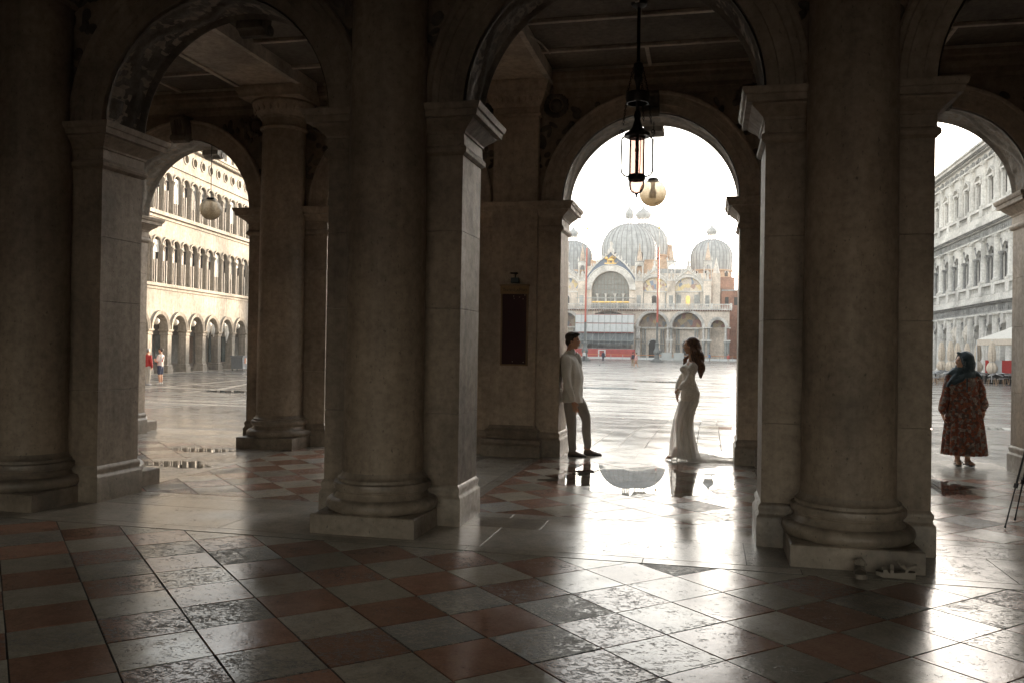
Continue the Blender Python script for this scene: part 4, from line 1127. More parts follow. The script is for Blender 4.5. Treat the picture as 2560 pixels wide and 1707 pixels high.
def statue(x, y, z, h, mat='marble2', name='statue', parent=None):
    mb = MB().lathe([(.30*h/2,0),(.34*h/2,.08*h),(.24*h/2,.35*h),(.20*h/2,.55*h),(.30*h/2,.75*h),(.24*h/2,.82*h),(.09*h/2,.86*h),(.16*h/2,.93*h),(.001,h)], 0, 0, 10)
    mb.tube([(.12*h,-.03*h,.76*h),(.19*h,-.08*h,.6*h),(.08*h,-.13*h,.52*h)], .045*h, 6)
    return C(mb, name, mat, parent, loc=(x, y, z))
statue(0, UY+.2, 23.6, 2.4)
# side lunettes
for cx in (-16.8,-9.6,9.6,16.8):
    r = 2.9
    C(MB().arch_wall(cx-3.75, cx+3.75, 10.9, 18.6, cx, r, 14.8, 14.85, UY, UY+.9, 22, back=False), 'upper_wall', 'marble', smooth=False)
    n = 20; p = C(MB().prism([(cx-r*1.01*cos(pi*i/n), 14.85+r*1.01*sin(pi*i/n)) for i in range(n+1)], 'y', UY+.6, UY+.8), 'lunette_mosaic', 'mosaic', smooth=False)
    C(MB().arch_band(cx, 14.85, [(r,UY+.02),(r,UY-.2),(r+.2,UY-.28),(r+.5,UY-.28),(r+.6,UY-.4),(r+.72,UY-.4),(r+.72,UY+.02)], 24), 'lunette_arch', 'marble2')
    C(MB().box(cx-3.2, cx+3.2, UY-.15, UY, 14.5, 14.8), 'string_course', 'marble2', smooth=False)
    gable(cx, 3.6, 4.1, 14.9, 19.5, UY-.25, 'marble')
    statue(cx, UY+.1, 19.4, 2.3)
    if abs(cx) < 12:
        n = 10; w_ = C(MB().prism([(cx-.5,11.7)]+[(cx-.5*cos(pi*i/n), 13.3+.6*sin(pi*i/n)) for i in range(n+1)]+[(cx+.5,11.7)], 'y', UY-.05, UY-.01), 'small_window', 'glass_dark', smooth=False)
        C(MB().arch_band(cx, 13.3, [(.5,UY),(.5,UY-.12),(.66,UY-.12),(.66,UY)], 10), 'window_arch', 'marble2', w_)
    else:
        C(MB().prism([(cx-.45,11.7)]+[(cx-.45*cos(pi*i/10), 13.3+.5*sin(pi*i/10)) for i in range(11)]+[(cx+.45,11.7)], 'y', UY-.06, UY-.01), 'gilded_niche', 'gold', smooth=False)
        for dx in (-1.9, 1.8): C(MB().box(cx+dx-.45, cx+dx+.45, UY-.05, UY-.01, 12.1, 14.0), 'marble_panel', 'marble_grey', smooth=False)
    for dx in (-3.3,-2.4,2.4,3.3): C(MB().lathe([(.2,0),(.15,.2),(.14,3.1),(.22,3.4)], 0, 0, 8), 'wall_column', 'marble_grey', loc=(cx+dx, UY-.25, 11.0))
# aedicules with spires
def aed(x, sp='brick_orange'):
    C(MB().box(x-.85, x+.85, UY-.6, UY+1.0, 10.9, 16.9), 'aedicule_base', 'marble', smooth=False)
    C(MB().box(x-.45, x+.45, UY-.66, UY-.60, 11.4, 13.8), 'niche', 'marble_grey', smooth=False)
    b = C(MB().box(x-.95, x+.95, UY-.75, UY+1.1, 16.9, 17.2), 'aedicule_floor', 'marble2', smooth=False)
    for dx in (-.75,.75):
        for dy in (-.55,.85): C(MB().lathe([(.16,17.2),(.12,17.4),(.11,19.6),(.17,19.9)], x+dx, UY+dy, 8), 'aedicule_column', 'marble2', b)
    for dy in (-.65, .75): C(MB().arch_wall(x-.9, x+.9, 19.9, 21.1, x, .6, 19.9, 19.92, UY+dy, UY+dy+.2, 10), 'aedicule_arch', 'marble2', b, smooth=False)
    C(MB().ring(x-.9, x+.9, UY-.65, UY+.95, [(0,21.1),(.12,21.15),(.12,21.3),(0,21.32)]), 'aedicule_cornice', 'marble_grey', b, smooth=False)
    C(MB().lathe([(.78,21.3),(.60,21.5),(.42,22.9),(.16,24.2),(.05,24.9),(.12,25.0),(.001,25.3)], x, UY+.15, 8), 'spire', 'spire', b, smooth=False)
    statue(x, UY+.15, 17.2, 2.2, parent=b)
    for dx in (-.85,.85): C(MB().lathe([(.10,21.3),(.12,21.7),(.001,22.5)], x+dx, UY-.5, 6), 'pinnacle', 'marble2', b)
M['spire'] = stone('spire_stone', (.60,.47,.36), (.48,.40,.34), .8, 1, .2, .1, .01, fine=3)
for x in (-20.9,-13.1,-6.3,6.3,13.2,20.9): aed(x)
# side towers of the porch corner
C(MB().box(21.9, 23.6, UY+2, UY+4, 10.9, 18.8), 'corner_turret', 'marble', smooth=False)
C(MB().lathe([(.8,18.8),(.7,19.3),(.3,21),(.001,22.4)], 22.7, UY+3, 8), 'turret_spire', 'marble2', smooth=False)
C(MB().box(-25.4, 25.4, 3.21, 45, 0, 10.5), 'church_body', 'marble', smooth=False)
C(MB().box(-20.5, 20.5, UY+1.6, 12, 10.9, 18.2), 'church_body', 'marble', smooth=False)
for x0, x1 in ((-18,-7),(7,18)): C(MB().prism([(x0,18.2),(x1,18.2),((x0+x1)/2+3.5,19.9),((x0+x1)/2-3.5,19.9)], 'y', UY+3, 45), 'lead_roof', 'lead', smooth=False)
# domes
def dome(x, y, R, zb, zw, zt, lr, lz0, lz1, ltip, drum=None, wins=10, dr=.96):
    """R: widest radius at zw; zt: top; lr: onion radius; lz0..lz1: lantern columns; ltip: tip"""
    prof = []
    for i in range(9):
        t = i/8; prof.append((R*(dr+(1-dr)*sin(t*pi/2)), zb+(zw-zb)*t))
    for i in range(1, 17):
        a = pi/2*i/16; prof.append((R*cos(a)**.93 if i < 16 else .5, zw+(zt-zw)*sin(a)))
    d = C(MB().lathe(prof, 0, 0, 48), 'dome', 'lead', loc=(x, y, 0))
    rb = MB()
    for k in range(32):
        a = 2*pi*k/32; rb.tube([((r+.02)*cos(a), (r+.02)*sin(a), z) for r, z in prof[:-2:2]], .085, 4)
    tag(C(rb, 'dome_ribs', 'tube_dark', d), kind='stuff')
    if drum:
        C(MB().lathe([(R*.97,drum),(R*.97,zb-.4),(R*1.06,zb-.3),(R*1.06,zb)], 0, 0, 40), 'drum', 'brick_orange', d)
        for k in range(wins):
            a = 2*pi*(k+.5)/wins; n = 8; h = zb-drum
            w_ = MB().prism([(-.45,drum+.25*h)]+[(-.45*cos(pi*i/n), drum+.62*h+.45*sin(pi*i/n)) for i in range(n+1)]+[(.45,drum+.25*h)], 'y', -.06, .1)
            o = C(w_, 'drum_window', 'glass_dark', d, smooth=False, loc=(R*.985*cos(a), R*.985*sin(a), 0)); o.rotation_euler = (0,0,a+pi/2)
            o2 = C(MB().arch_band(0, drum+.62*h, [(.45,.05),(.45,-.16),(.68,-.16),(.68,.05)], 10), 'window_surround', 'marble2', o)
    for k in range(10):
        a = 2*pi*k/10; C(MB().lathe([(.10,lz0),(.07,lz0+.2),(.07,lz1-.2),(.12,lz1)], lr*.66*cos(a), lr*.66*sin(a), 6), 'lantern_column', 'marble2', d)
    C(MB().lathe([(lr*.82,lz0-.35),(lr*.8,lz0)], 0, 0, 20), 'lantern_base', 'lead', d)
    h = ltip-lz1
    on = MB().lathe([(lr*.8,lz1),(lr*.84,lz1+.08*h)]+[(lr*q, lz1+p*h) for q, p in ((.95,.13),(1.0,.20),(.97,.28),(.85,.37),(.62,.46),(.38,.54),(.20,.63),(.10,.72),(.05,.80),(.12,.84),(.12,.87),(.03,.90),(.02,1.0))], 0, 0, 24,
                    rfun=lambda a, z: 1+.035*abs(cos(a*8)))
    o = C(on, 'onion_cap', 'lead', d)
    C(MB().box(-.45,.45,-.03,.03,ltip-.1,ltip-.02).box(-.03,.03,-.03,.03,ltip-.5,ltip+.25), 'cross', 'gold', o, smooth=False)
    return d
dome(2.5, 19, 6.55, 21.3, 25.2, 31.9, 1.1, 31.9, 33.2, 37.4, None, dr=.97)
dome(4.35, 38, 6.6, 26.2, 28.6, 34.7, 2.1, 34.6, 36.0, 40.1, 22.8)
dome(21.7, 28, 5.0, 21.4, 24.6, 29.1, 1.32, 29.0, 30.2, 33.6, 19.2, 12)
dome(-12.4, 28, 5.0, 21.4, 24.6, 29.1, 1.32, 29.0, 30.2, 33.6, 19.2, 12)
C(MB().box(-6, 12, 14, 46, 10.6, 22.8), 'crossing_block', 'brick_orange', smooth=False)
C(MB().box(16, 27, 22, 36, 10.6, 19.2), 'transept_block', 'brick_red', smooth=False)
C(MB().box(-18, -7, 22, 36, 10.6, 19.2), 'transept_block', 'brick_orange', smooth=False)
for a in (radians(-115), radians(-60)):
    o = C(MB().prism([(-.4,22.3)]+[(-.4*cos(pi*i/8), 24.0+.45*sin(pi*i/8)) for i in range(9)]+[(.4,22.3)], 'y', -.35, .2), 'dome_window', 'glass_dark', smooth=False, loc=(2.5+6.45*cos(a), 19+6.45*sin(a), 0)); o.rotation_euler = (0,0,a+pi/2)
for x in (16.5, 27): C(MB().prism([(16.2,19.2),(27,19.2),(27,15.5)] if x == 27 else [(16.2,19.2),(16.3,19.2),(16.3,19.3)], 'y', 20, 21.9), 'brick_gable', 'brick_red', smooth=False) if x == 27 else None
C(MB().box(24.0, 30, 15, 21.9, 0, 15.6), 'brick_wing', 'brick_red', smooth=False)
C(MB().box(24.0, 30.2, 14.8, 22, 15.6, 15.9), 'lead_eave', 'lead', smooth=False)
for x in (25.2, 27.2, 29.0): C(MB().box(x-.4, x+.4, 14.9, 15.0, 12.4, 14.2), 'shuttered_window', 'glass_dark', smooth=False)
C(MB().box(9.6, 11.8, 36.5, 39, 24.4, 28.9), 'orange_hoarding', 'brick_orange', smooth=False)
C(MB().box(9.2, 12.3, 36, 39.5, 24.0, 24.3), 'hoarding_floor', 'frame', smooth=False)
# neighbours to the right of the church, and the far skyline
pal = empty('stone_palace', (15.5, 196, -.6), 0, 'pale stone palace range beside the right corner of the church', 'building')
MB().box(-6.5, 30, 0, 30, 0, 11.2).build('palace_wall', M['marble'], pal, smooth=False)
MB().box(-6.8, 30, -.4, 0, 10.7, 11.4).build('palace_cornice', M['marble2'], pal, smooth=False)
MB().prism([(-.4,11.4),(15,16.5),(30,11.4)], 'x', -6.5, 30).build('palace_roof', M['lead'], pal, smooth=False)
for k in range(9):
    for z in (1.0, 6.2):
        o = MB().prism([(-.8,0)]+[(-.8*cos(pi*i/8), 2.3+.8*sin(pi*i/8)) for i in range(9)]+[(.8,0)], 'y', -.05, .02).build('palace_window', M['glass_dark'], pal, (-4.7+k*3.6, 0, z), smooth=False)
for x, y, w_, h, lab in ((-62,205,22,19,'tall clock side house block at the left end of the church'),):
    b = empty('house_block', (x,y,-.6), 0, 'plain pale house block left of the church behind the long palace', 'building')
    MB().box(-w_/2,w_/2,0,20,0,h).build('house_wall', M['palace'], b, smooth=False)
    for i in range(6):
        for j in range(4): MB().box(-.5,.5,-.05,.02,0,2).build('house_window', M['glass_dark'], b, (-w_/2+2+i*3.6, 0, 2.5+j*4.2), smooth=False)

# scaffolding on the middle portal
sc = empty('scaffolding', (-21.6, 180.5, -.55), 0, 'scaffolding with white sheets over a red hoarding covering the middle portal of the church', 'scaffolding')
M['sheet'] = plain('white_sheet', (.60,.62,.62), .8, 0, .08, 2)
M['tube'] = plain('galvanised_tube', (.36,.38,.38), .4, .4)
M['hoard'] = plain('red_hoarding', (.40,.07,.06), .6, 0, .2, .8)
M['net'] = plain('grey_netting', (.20,.22,.23), .8, 0, .2, 1)
for z0, z1 in ((7.6,9.3),(5.7,7.45)):
    MB().box(-6.2, 6.2, -.06, 0, z0, z1).build('white_sheet', M['sheet'], sc, smooth=False)
MB().box(-6.2, 6.2, .6, .7, 3.2, 5.5).build('netting', M['net'], sc, smooth=False)
for z in (2.2, 3.9, 5.55, 7.5, 9.35, 11.2, 12.9): MB().box(-6.3, 6.3, -.1, 1.5, z-.06, z+.02).build('deck', M['hoard'] if z in (5.55, 7.5, 9.35) else M['tube'], sc, smooth=False)
tb = []
for i in range(11):
    x = -6.2+i*1.24; t = 13.2 if 2 <= i <= 8 else 9.6
    MB().tube([(0,-.15,0),(0,-.15,t)], .05, 6).build('scaffold_tube', M['tube'], sc, (x,0,0))
for i in range(6): MB().tube([(-6.2+i*2.2,-.22,2.2),(-4.2+i*2.2,-.22,5.5)], .04, 6).build('brace', M['tube'], sc)
for i in range(3): MB().tube([(-4.2+i*3,-.22,9.4),(-1.2+i*3,-.22,12.8)], .04, 6).build('brace', M['tube'], sc)
MB().box(-6.6, 6.6, -.5, -.4, 0, 2.15).build('red_hoarding', M['hoard'], sc, smooth=False)
MB().box(4.1, 5.9, -.1, -.07, 6.1, 6.8).build('white_notice', M['sheet'], sc, smooth=False)
MB().box(-1.2, .4, -.56, -.5, .4, 2.0).build('hoarding_door', M['sheet'], sc, smooth=False)
MB().box(-.9, .1, -.6, -.56, .5, 1.8).build('door_leaf', M['hoard'], sc, smooth=False)
fn = empty('site_fence', (-14, 174, -.56), 0, 'low white site fence with orange rail in front of the church', 'fence')
for i in range(17):
    MB().box(-.04,.04,-.04,.04,0,1.1).build('fence_post', M['tube'], fn, (-15+i*2.4,0,0), smooth=False)
M['orange'] = plain('orange_rail', (.55,.22,.07), .6)
MB().box(-15, 23.4, -.03, .03, .98, 1.08).build('top_rail', M['orange'], fn, smooth=False)
MB().box(-15, 23.4, -.02, .02, .1, .55).build('white_panel', M['sheet'], fn, smooth=False)
for i in range(8): MB().box(.3, 2.3, -.06, -.03, .1, 1.6).build('grey_panel', M['tube'], fn, (4.5+i*.0+i*2.4 if i < 2 else -12+i*1.0, 0, 0), smooth=False) if i < 2 else None
# flagpoles
M['polered'] = plain('red_pole', (.42,.10,.07), .5); M['polegrey'] = plain('bronze_green', (.16,.17,.165), .5, .2)
def pole(x, label):
    r = empty('flagpole', (x, 150, gz(0,150)), 0, label, 'flagpole', 'flagpoles in front of the church')
    MB().lathe([(1.1,0),(1.1,.25),(.8,.3),(.75,.5),(.45,.6),(.40,1.4),(.55,1.5),(.6,1.9),(.42,2.2),(.30,2.6),(.30,3.1),(.38,3.2),(.24,3.4)], 0, 0, 20).build('pedestal', M['polegrey'], r)
    MB().tube([(0,0,3.3),(0,0,6.8)], [.20,.19], 12).build('lower_pole', M['polegrey'], r)
    MB().tube([(0,0,6.8),(.1,0,19.9)], [.19,.13], 12).build('upper_pole', M['polered'], r)
    MB().tube([(.1,0,19.9),(.12,0,23.0)], [.09,.05], 8).build('tip', M['marble2'], r)
    MB().ell((.12,0,23.3),(.2,.2,.25),8,6).build('finial', M['gold'], r)
pole(-33.9, 'left flagpole, hidden behind the theatre board pier'); pole(-21.35, 'tall red flagpole in front of the great window of the church'); pole(-8.75, 'tall red flagpole on the right, in front of the first side gable')

# ------------------------------------------------------------------ lamps of the portico
def glassy(name, col, rough=.0, thin=.35):
    m = bpy.data.materials.new(name); m.use_nodes = True; nt = m.node_tree; nt.nodes.clear()
    lw = nd(nt, 'ShaderNodeLayerWeight'); lw.inputs[0].default_value = thin
    tr = nd(nt, 'ShaderNodeBsdfTransparent'); tr.inputs[0].default_value = (*col, 1)
    df = nd(nt, 'ShaderNodeBsdfTranslucent'); df.inputs[0].default_value = (*col, 1)
    gl = nd(nt, 'ShaderNodeBsdfGlossy'); gl.inputs['Roughness'].default_value = .05
    m1 = nd(nt, 'ShaderNodeMixShader'); m2 = nd(nt, 'ShaderNodeMixShader'); o = nd(nt, 'ShaderNodeOutputMaterial')
    r = ramp(nt, lw.outputs['Facing'], [(.2,.06),(.95,.30)])
    nt.links.new(r.outputs[0], m1.inputs[0]); nt.links.new(tr.outputs[0], m1.inputs[1]); nt.links.new(df.outputs[0], m1.inputs[2])
    fr = nd(nt, 'ShaderNodeFresnel'); fr.inputs[0].default_value = 1.3
    nt.links.new(fr.outputs[0], m2.inputs[0]); nt.links.new(m1.outputs[0], m2.inputs[1]); nt.links.new(gl.outputs[0], m2.inputs[2]); nt.links.new(m2.outputs[0], o.inputs[0])
    return m
M['rose'] = glassy('rose_glass', (.64,.50,.455))
def frost():
    m = bpy.data.materials.new('milky_graded_glass'); m.use_nodes = True; nt = m.node_tree; nt.nodes.clear()
    tc = nd(nt, 'ShaderNodeTexCoord'); sp = nd(nt, 'ShaderNodeSeparateXYZ'); nt.links.new(tc.outputs['Object'], sp.inputs[0])
    n = noi(nt, coords(nt), 38, 4, .7)
    g = math_(nt, 'ADD', math_(nt, 'MULTIPLY', sp.outputs[2], 1.9), math_(nt, 'MULTIPLY', n.outputs[0], .5))
    r = ramp(nt, g, [(0,0),(.5,1)]); c = mixc(nt, r.outputs[0], (.34,.28,.20), (.92,.87,.78))  # glass colour graded from brown at the bottom to pale at the top
    tl = nd(nt, 'ShaderNodeBsdfTranslucent'); tp = nd(nt, 'ShaderNodeBsdfTransparent'); gl = nd(nt, 'ShaderNodeBsdfGlossy'); gl.inputs['Roughness'].default_value = .15
    nt.links.new(c, tl.inputs[0]); nt.links.new(c, tp.inputs[0])
    m1 = nd(nt, 'ShaderNodeMixShader'); m1.inputs[0].default_value = .50; m2 = nd(nt, 'ShaderNodeMixShader'); m2.inputs[0].default_value = .06
    o = nd(nt, 'ShaderNodeOutputMaterial')
    nt.links.new(tl.outputs[0], m1.inputs[1]); nt.links.new(tp.outputs[0], m1.inputs[2]); nt.links.new(m1.outputs[0], m2.inputs[1]); nt.links.new(gl.outputs[0], m2.inputs[2]); nt.links.new(m2.outputs[0], o.inputs[0])
    return m
M['milky'] = frost()
globe('g', (-.84, 12.80, 3.93), .201, .86, 'milky glass globe lamp hanging under the middle arch behind the ornate lantern', None, mat=M['milky'])
globe('g', (-8.19, 12.80, 3.84), .178, .90, 'milky glass globe lamp hanging in the left arch before the weathered palace', None, mat=M['milky'])
globe('g', (-4.7, 12.80, 3.95), .19, .82, 'milky glass globe lamp hidden behind the middle pier', None, mat=M['milky'])

L = empty('hanging_lantern', (-.855, 10.1, 0), 0, 'ornate iron lantern with rose glass cylinder and chains hanging in the middle arch', 'lantern')
def Lb(mb, n, m_, p=None, sm=True): return mb.build(n, M[m_], p or L, smooth=sm)
Lb(MB().tube([(0,0,4.36),(0,0,5.69)], .022, 10), 'rod', 'iron')
Lb(MB().lathe([(.001,5.70),(.10,5.695),(.09,5.66),(.03,5.63)], 0, 0, 16), 'ceiling_rose', 'iron')
Lb(MB().lathe([(.03,4.99),(.055,4.97),(.06,4.90),(.045,4.84),(.055,4.80),(.035,4.76),(.024,4.70)], 0, 0, 16), 'upper_knop', 'iron')
rg = Lb(MB().lathe([(.125,4.62),(.14,4.625),(.145,4.57),(.13,4.50),(.12,4.50),(.125,4.57),(.125,4.62)], 0, 0, 28, caps=False), 'chain_ring', 'iron')
for k in range(6): 
    a = 2*pi*k/6; Lb(MB().tube([(0,0,4.60),(.13*cos(a),.13*sin(a),4.56)], .006, 6), 'spoke', 'iron', rg)
Lb(MB().lathe([(.022,4.42),(.034,4.40),(.045,4.36),(.035,4.31),(.048,4.27),(.062,4.22),(.10,4.175),(.145,4.15),(.155,4.13),(.15,4.105),(.10,4.10),(.09,4.085)], 0, 0, 28), 'crown', 'iron')
def chain(p, q, r0, nl):
    p, q = Vector(p), Vector(q); mb = MB()
    for i in range(nl):
        c = p.lerp(q, (i+.5)/nl); s_ = (q-p).length/nl*.62
        pts = [(c.x+(r0*cos(t) if i % 2 else 0), c.y+(0 if i % 2 else r0*cos(t)), c.z+s_*sin(t)) for t in [2*pi*j/8 for j in range(9)]]
        mb.tube(pts, .0042, 4, caps=False)
    return mb
for k, a in enumerate((radians(188), radians(300), radians(352))):
    o = Lb(chain((.135*cos(a),.135*sin(a),4.50),(.165*cos(a),.165*sin(a),4.25), .010, 11), 'chain', 'iron')
    Lb(chain((.13*cos(a),.13*sin(a),4.60),(.05*cos(a),.05*sin(a),4.93), .012, 12), 'upper_chain', 'iron', o)
for k in range(4):
    a = radians(8+90*k); r = .195
    pts = [(.085,3.645),(.11,3.64),(.145,3.65),(.175,3.68),(.185,3.74),(.182,3.95),(.18,4.08),(.15,4.11),(.12,4.115)]
    f_ = Lb(MB().tube([(x*cos(a),x*sin(a),z) for x, z in pts], .011, 6), 'frame_arm', 'iron')
    sc_ = [(.18+(.035-.0045*t)*cos(t*1.05-1.6)-.0, 4.165+(.042-.0045*t)*sin(t*1.05-1.6)) for t in range(8)]
    Lb(MB().tube([(.17*cos(a),.17*sin(a),4.09)]+[(x*cos(a),x*sin(a),z) for x, z in sc_], .006, 6), 'scroll', 'iron', f_)
Lb(MB().lathe([(.093,3.66),(.093,4.09)], 0, 0, 32, caps=False), 'glass_cylinder', 'rose')
Lb(MB().lathe([(.085,3.665),(.098,3.66),(.103,3.63),(.103,3.605),(.095,3.59),(.085,3.59),(.085,3.665)], 0, 0, 28, caps=False), 'lower_ring', 'iron')
bowl = [(.089,3.60),(.090,3.55),(.086,3.51),(.074,3.475),(.055,3.45),(.03,3.44)]
Lb(MB().lathe(bowl, 0, 0, 64, caps=False, rfun=lambda a, z: 1+.02*cos(a*18)), 'ribbed_bowl', 'rose')
Lb(MB().lathe([(.03,3.442),(.022,3.43),(.010,3.42),(.016,3.41),(.014,3.398),(.001,3.392)], 0, 0, 16), 'finial', 'iron')
b_ = Lb(MB().lathe([(.012,4.10),(.018,4.06),(.014,4.02),(.016,4.00)], 0, 0, 10), 'lamp_holder', 'iron')
M['bulb2'] = plain('amber_bulb', (.45,.20,.12), .3)
Lb(MB().lathe([(.014,4.0),(.024,3.965),(.027,3.945),(.02,3.925),(.001,3.915)], 0, 0, 12), 'bulb', 'bulb2', b_)
Lb(MB().tube([(.045,-.03,4.10),(.042,-.03,3.80),(.032,-.02,3.66)], .005, 6), 'cable', 'iron')
# cable across the ceiling
tag(MB().tube([(-2.35,10.42,5.64),(-2.3,10.6,5.60),(-2.2,11.0,5.61),(-2.18,11.48,5.645)], .012, 6).build('ceiling_cable', M['trim']), 'thin pale cable looped between two ceiling battens above the theatre board', 'cable')

# theatre board
M['brass'] = plain('brass_frame', (.22,.14,.07), .55, .3, .2, 6)
M['poster'] = plain('dark_poster', (.035,.008,.010), .75)
M['plate'] = plain('bronze_plate', (.26,.165,.075), .45, .5, .15, 6)
M['dot'] = plain('pin_head', (.6,.5,.4), .3, .5)
yb = 12.45-.131
sg = empty('theatre_board', (-2.805, yb, 0), 0, 'tall narrow brass framed board reading TEATRO LA FENICE on the flat pilaster', 'sign')
W2, Z0, Z1 = .205, 1.34, 2.51
MB().box(-W2,W2,-.03,-.002,Z0,Z1).build('back_panel', M['brass'], sg, smooth=False)
MB().box(-W2+.02,W2-.02,-.034,-.031,Z0+.02,2.39).build('poster', M['poster'], sg, smooth=False)
for x0, x1 in ((-W2,-W2+.022),(W2-.022,W2)): MB().box(x0,x1,-.05,-.0305,Z0+.022,2.39).build('frame_side', M['brass'], sg, smooth=False)
MB().box(-W2,W2,-.05,-.0305,Z0,Z0+.021).build('frame_bottom', M['brass'], sg, smooth=False)
hd = MB().box(-W2-.01,W2+.01,-.05,-.0305,2.392,2.51).build('header_plate', M['plate'], sg, smooth=False)
MB().box(-W2-.02,W2+.02,-.065,-.002,2.511,2.53).build('top_moulding', M['brass'], sg, smooth=False)
def text(s_, size, mat, parent, loc, rot=(pi/2,0,0), name='lettering', ex=.0015, al='CENTER', sx=1):
    cu = bpy.data.curves.new('t', 'FONT'); cu.body = s_; cu.size = size; cu.extrude = ex; cu.align_x = al; cu.align_y = 'CENTER'
    o = bpy.data.objects.new('t', cu); COL.objects.link(o)
    dg = bpy.context.evaluated_depsgraph_get(); me = bpy.data.meshes.new_from_object(o.evaluated_get(dg)); bpy.data.objects.remove(o)
    me.name = name; me.materials.clear(); me.materials.append(mat)
    q = link(name, me, parent); q.location = loc; q.rotation_euler = rot; q.scale = (sx,1,1); return q
M['ink'] = plain('dark_letter', (.03,.02,.012), .6)
text('T', .075, M['ink'], hd, (-.160,-.052,2.45)); text('EATRO', .052, M['ink'], hd, (-.078,-.052,2.444), sx=.80)
text('L', .075, M['ink'], hd, (.012,-.052,2.45)); text('A', .052, M['ink'], hd, (.046,-.052,2.444))
text('F', .075, M['ink'], hd, (.086,-.052,2.45)); text('ENICE', .052, M['ink'], hd, (.148,-.052,2.444), sx=.62)
pins = [(-.015,2.36),(-.008,2.325),(.075,2.345),(.13,2.32),(.155,2.375),(-.02,1.40),(.145,1.395)]
for x, z in pins: MB().ell((x,-.038,z),(.007,.006,.007),8,6).build('pin', M['dot'], sg)
M['blue'] = plain('blue_grey_box', (.05,.075,.085), .5)
lb2 = empty('small_spotlight', (-2.80, yb, 2.60), 0, 'small blue grey spotlight box fixed above the theatre board', 'spotlight')
MB().box(-.055,.055,-.09,-.001,-.045,.03).build('housing', M['blue'], lb2, smooth=False)
MB().tube([(0,-.03,.03),(0,-.05,.08),(0,-.10,.10)], .008, 6).build('bracket', M['iron'], lb2)
MB().box(-.05,.05,-.15,-.08,.085,.10).build('hood', M['iron'], lb2, smooth=False)

# ------------------------------------------------------------------ people
def blob(c, r, mb, rot=None): mb.ell(c, r, 14, 10, rot)
def limb(mb, pts, n=14):
    """pts: (x,y,z,rx[,ry]) tapering limb with rounded ends; densified so it bends softly"""
    P = []
    for i, p in enumerate(pts):
        p = list(p)+([p[3]] if len(p) == 4 else [])
        P.append(p)
    Q = []
    for i in range(len(P)-1):
        p0 = P[max(0,i-1)]; p1 = P[i]; p2 = P[i+1]; p3 = P[min(len(P)-1,i+2)]
        for k in range(6):
            t = k/6
            Q.append([.5*((2*b)+(-a+c)*t+(2*a-5*b+4*c-d)*t*t+(-a+3*b-3*c+d)*t**3) for a, b, c, d in zip(p0,p1,p2,p3)])
    Q.append(P[-1])
    mb.tube([q[:3] for q in Q], [(q[4],q[3]) for q in Q], n)
    for q in (Q[0], Q[-1]):
        r_ = min(q[3],q[4]); mb.ell(q[:3], (r_,r_,r_), 10, 8)
def head_mb(mb, c, s=1.0, f=(1,0,0), fem=False, tilt=0, open_=0):
    """a face turned along local +x then rotated to f; c = centre of the skull"""
    ang = atan2(f[1], f[0]); Rz = Matrix.Rotation(ang, 3, 'Z') @ Matrix.Rotation(tilt, 3, 'Y')
    c = Vector(c)
    def E_(p, r, rot=None):
        q = c+Rz @ (Vector(p)*s); mb.ell(q, tuple(v*s for v in r), 16, 12, Rz @ rot if rot else Rz)
    E_((-.012,0,.035),(.098,.077,.092)); E_((.012,0,-.01),(.078,.066,.10)); E_((.030,0,-.055),(.058,.052,.055))
    E_((.052,0,-.095),(.026 if not fem else .022,.026,.022)); E_((.02,0,-.075),(.055,.050,.035))
    E_((.078,0,.028),(.022,.050,.022)); E_((.066,.028,-.03),(.022,.024,.022)); E_((.066,-.028,-.03),(.022,.024,.022))
    N = [(.082,0,.020),(.092,0,.004),(.104,0,-.014),(.107,0,-.024)]
    mb.tube([c+Rz @ (Vector(p)*s) for p in N], [.008*s,.010*s,.013*s,.012*s], 8)
    E_((.101,.009,-.026),(.009,.007,.007)); E_((.101,-.009,-.026),(.009,.007,.007))
    E_((.086,0,-.052),(.013,.022,.0065)); E_((.084,0,-.064),(.013,.019,.0075))
    for sy in (-1,1): E_((-.012,sy*.077,-.01),(.020,.009,.031), Matrix.Rotation(.25,3,'Y'))
def eyes(root, c, s, f, tilt, part):
    ang = atan2(f[1], f[0]); Rz = Matrix.Rotation(ang, 3, 'Z') @ Matrix.Rotation(tilt, 3, 'Y'); c = Vector(c)
    for sy in (-1,1):
        q = c+Rz @ (Vector((.0775,sy*.030,.002))*s)
        e = MB().ell((0,0,0),(.0115*s,.0145*s,.008*s),10,8,Rz).build('eye', M['eye'], root, q)
        MB().ell(Rz @ Vector((.009*s,0,0)),(.004*s,.006*s,.006*s),8,6,Rz).build('iris', M['iris'], e)
        MB().tube([q+Rz @ (Vector((.012,sy*-.016,.020))*s), q+Rz @ (Vector((.013,0,.026))*s), q+Rz @ (Vector((.006,sy*.018,.021))*s)], [.0035*s,.0045*s,.002*s], 6).build('eyebrow', M['hairdark'], root)
M['eye'] = plain('eye_white', (.6,.57,.53), .3); M['iris'] = plain('iris', (.05,.03,.02), .2); M['hairdark'] = plain('dark_brown_hair', (.028,.018,.012), .5, 0, .35, 30, .004)
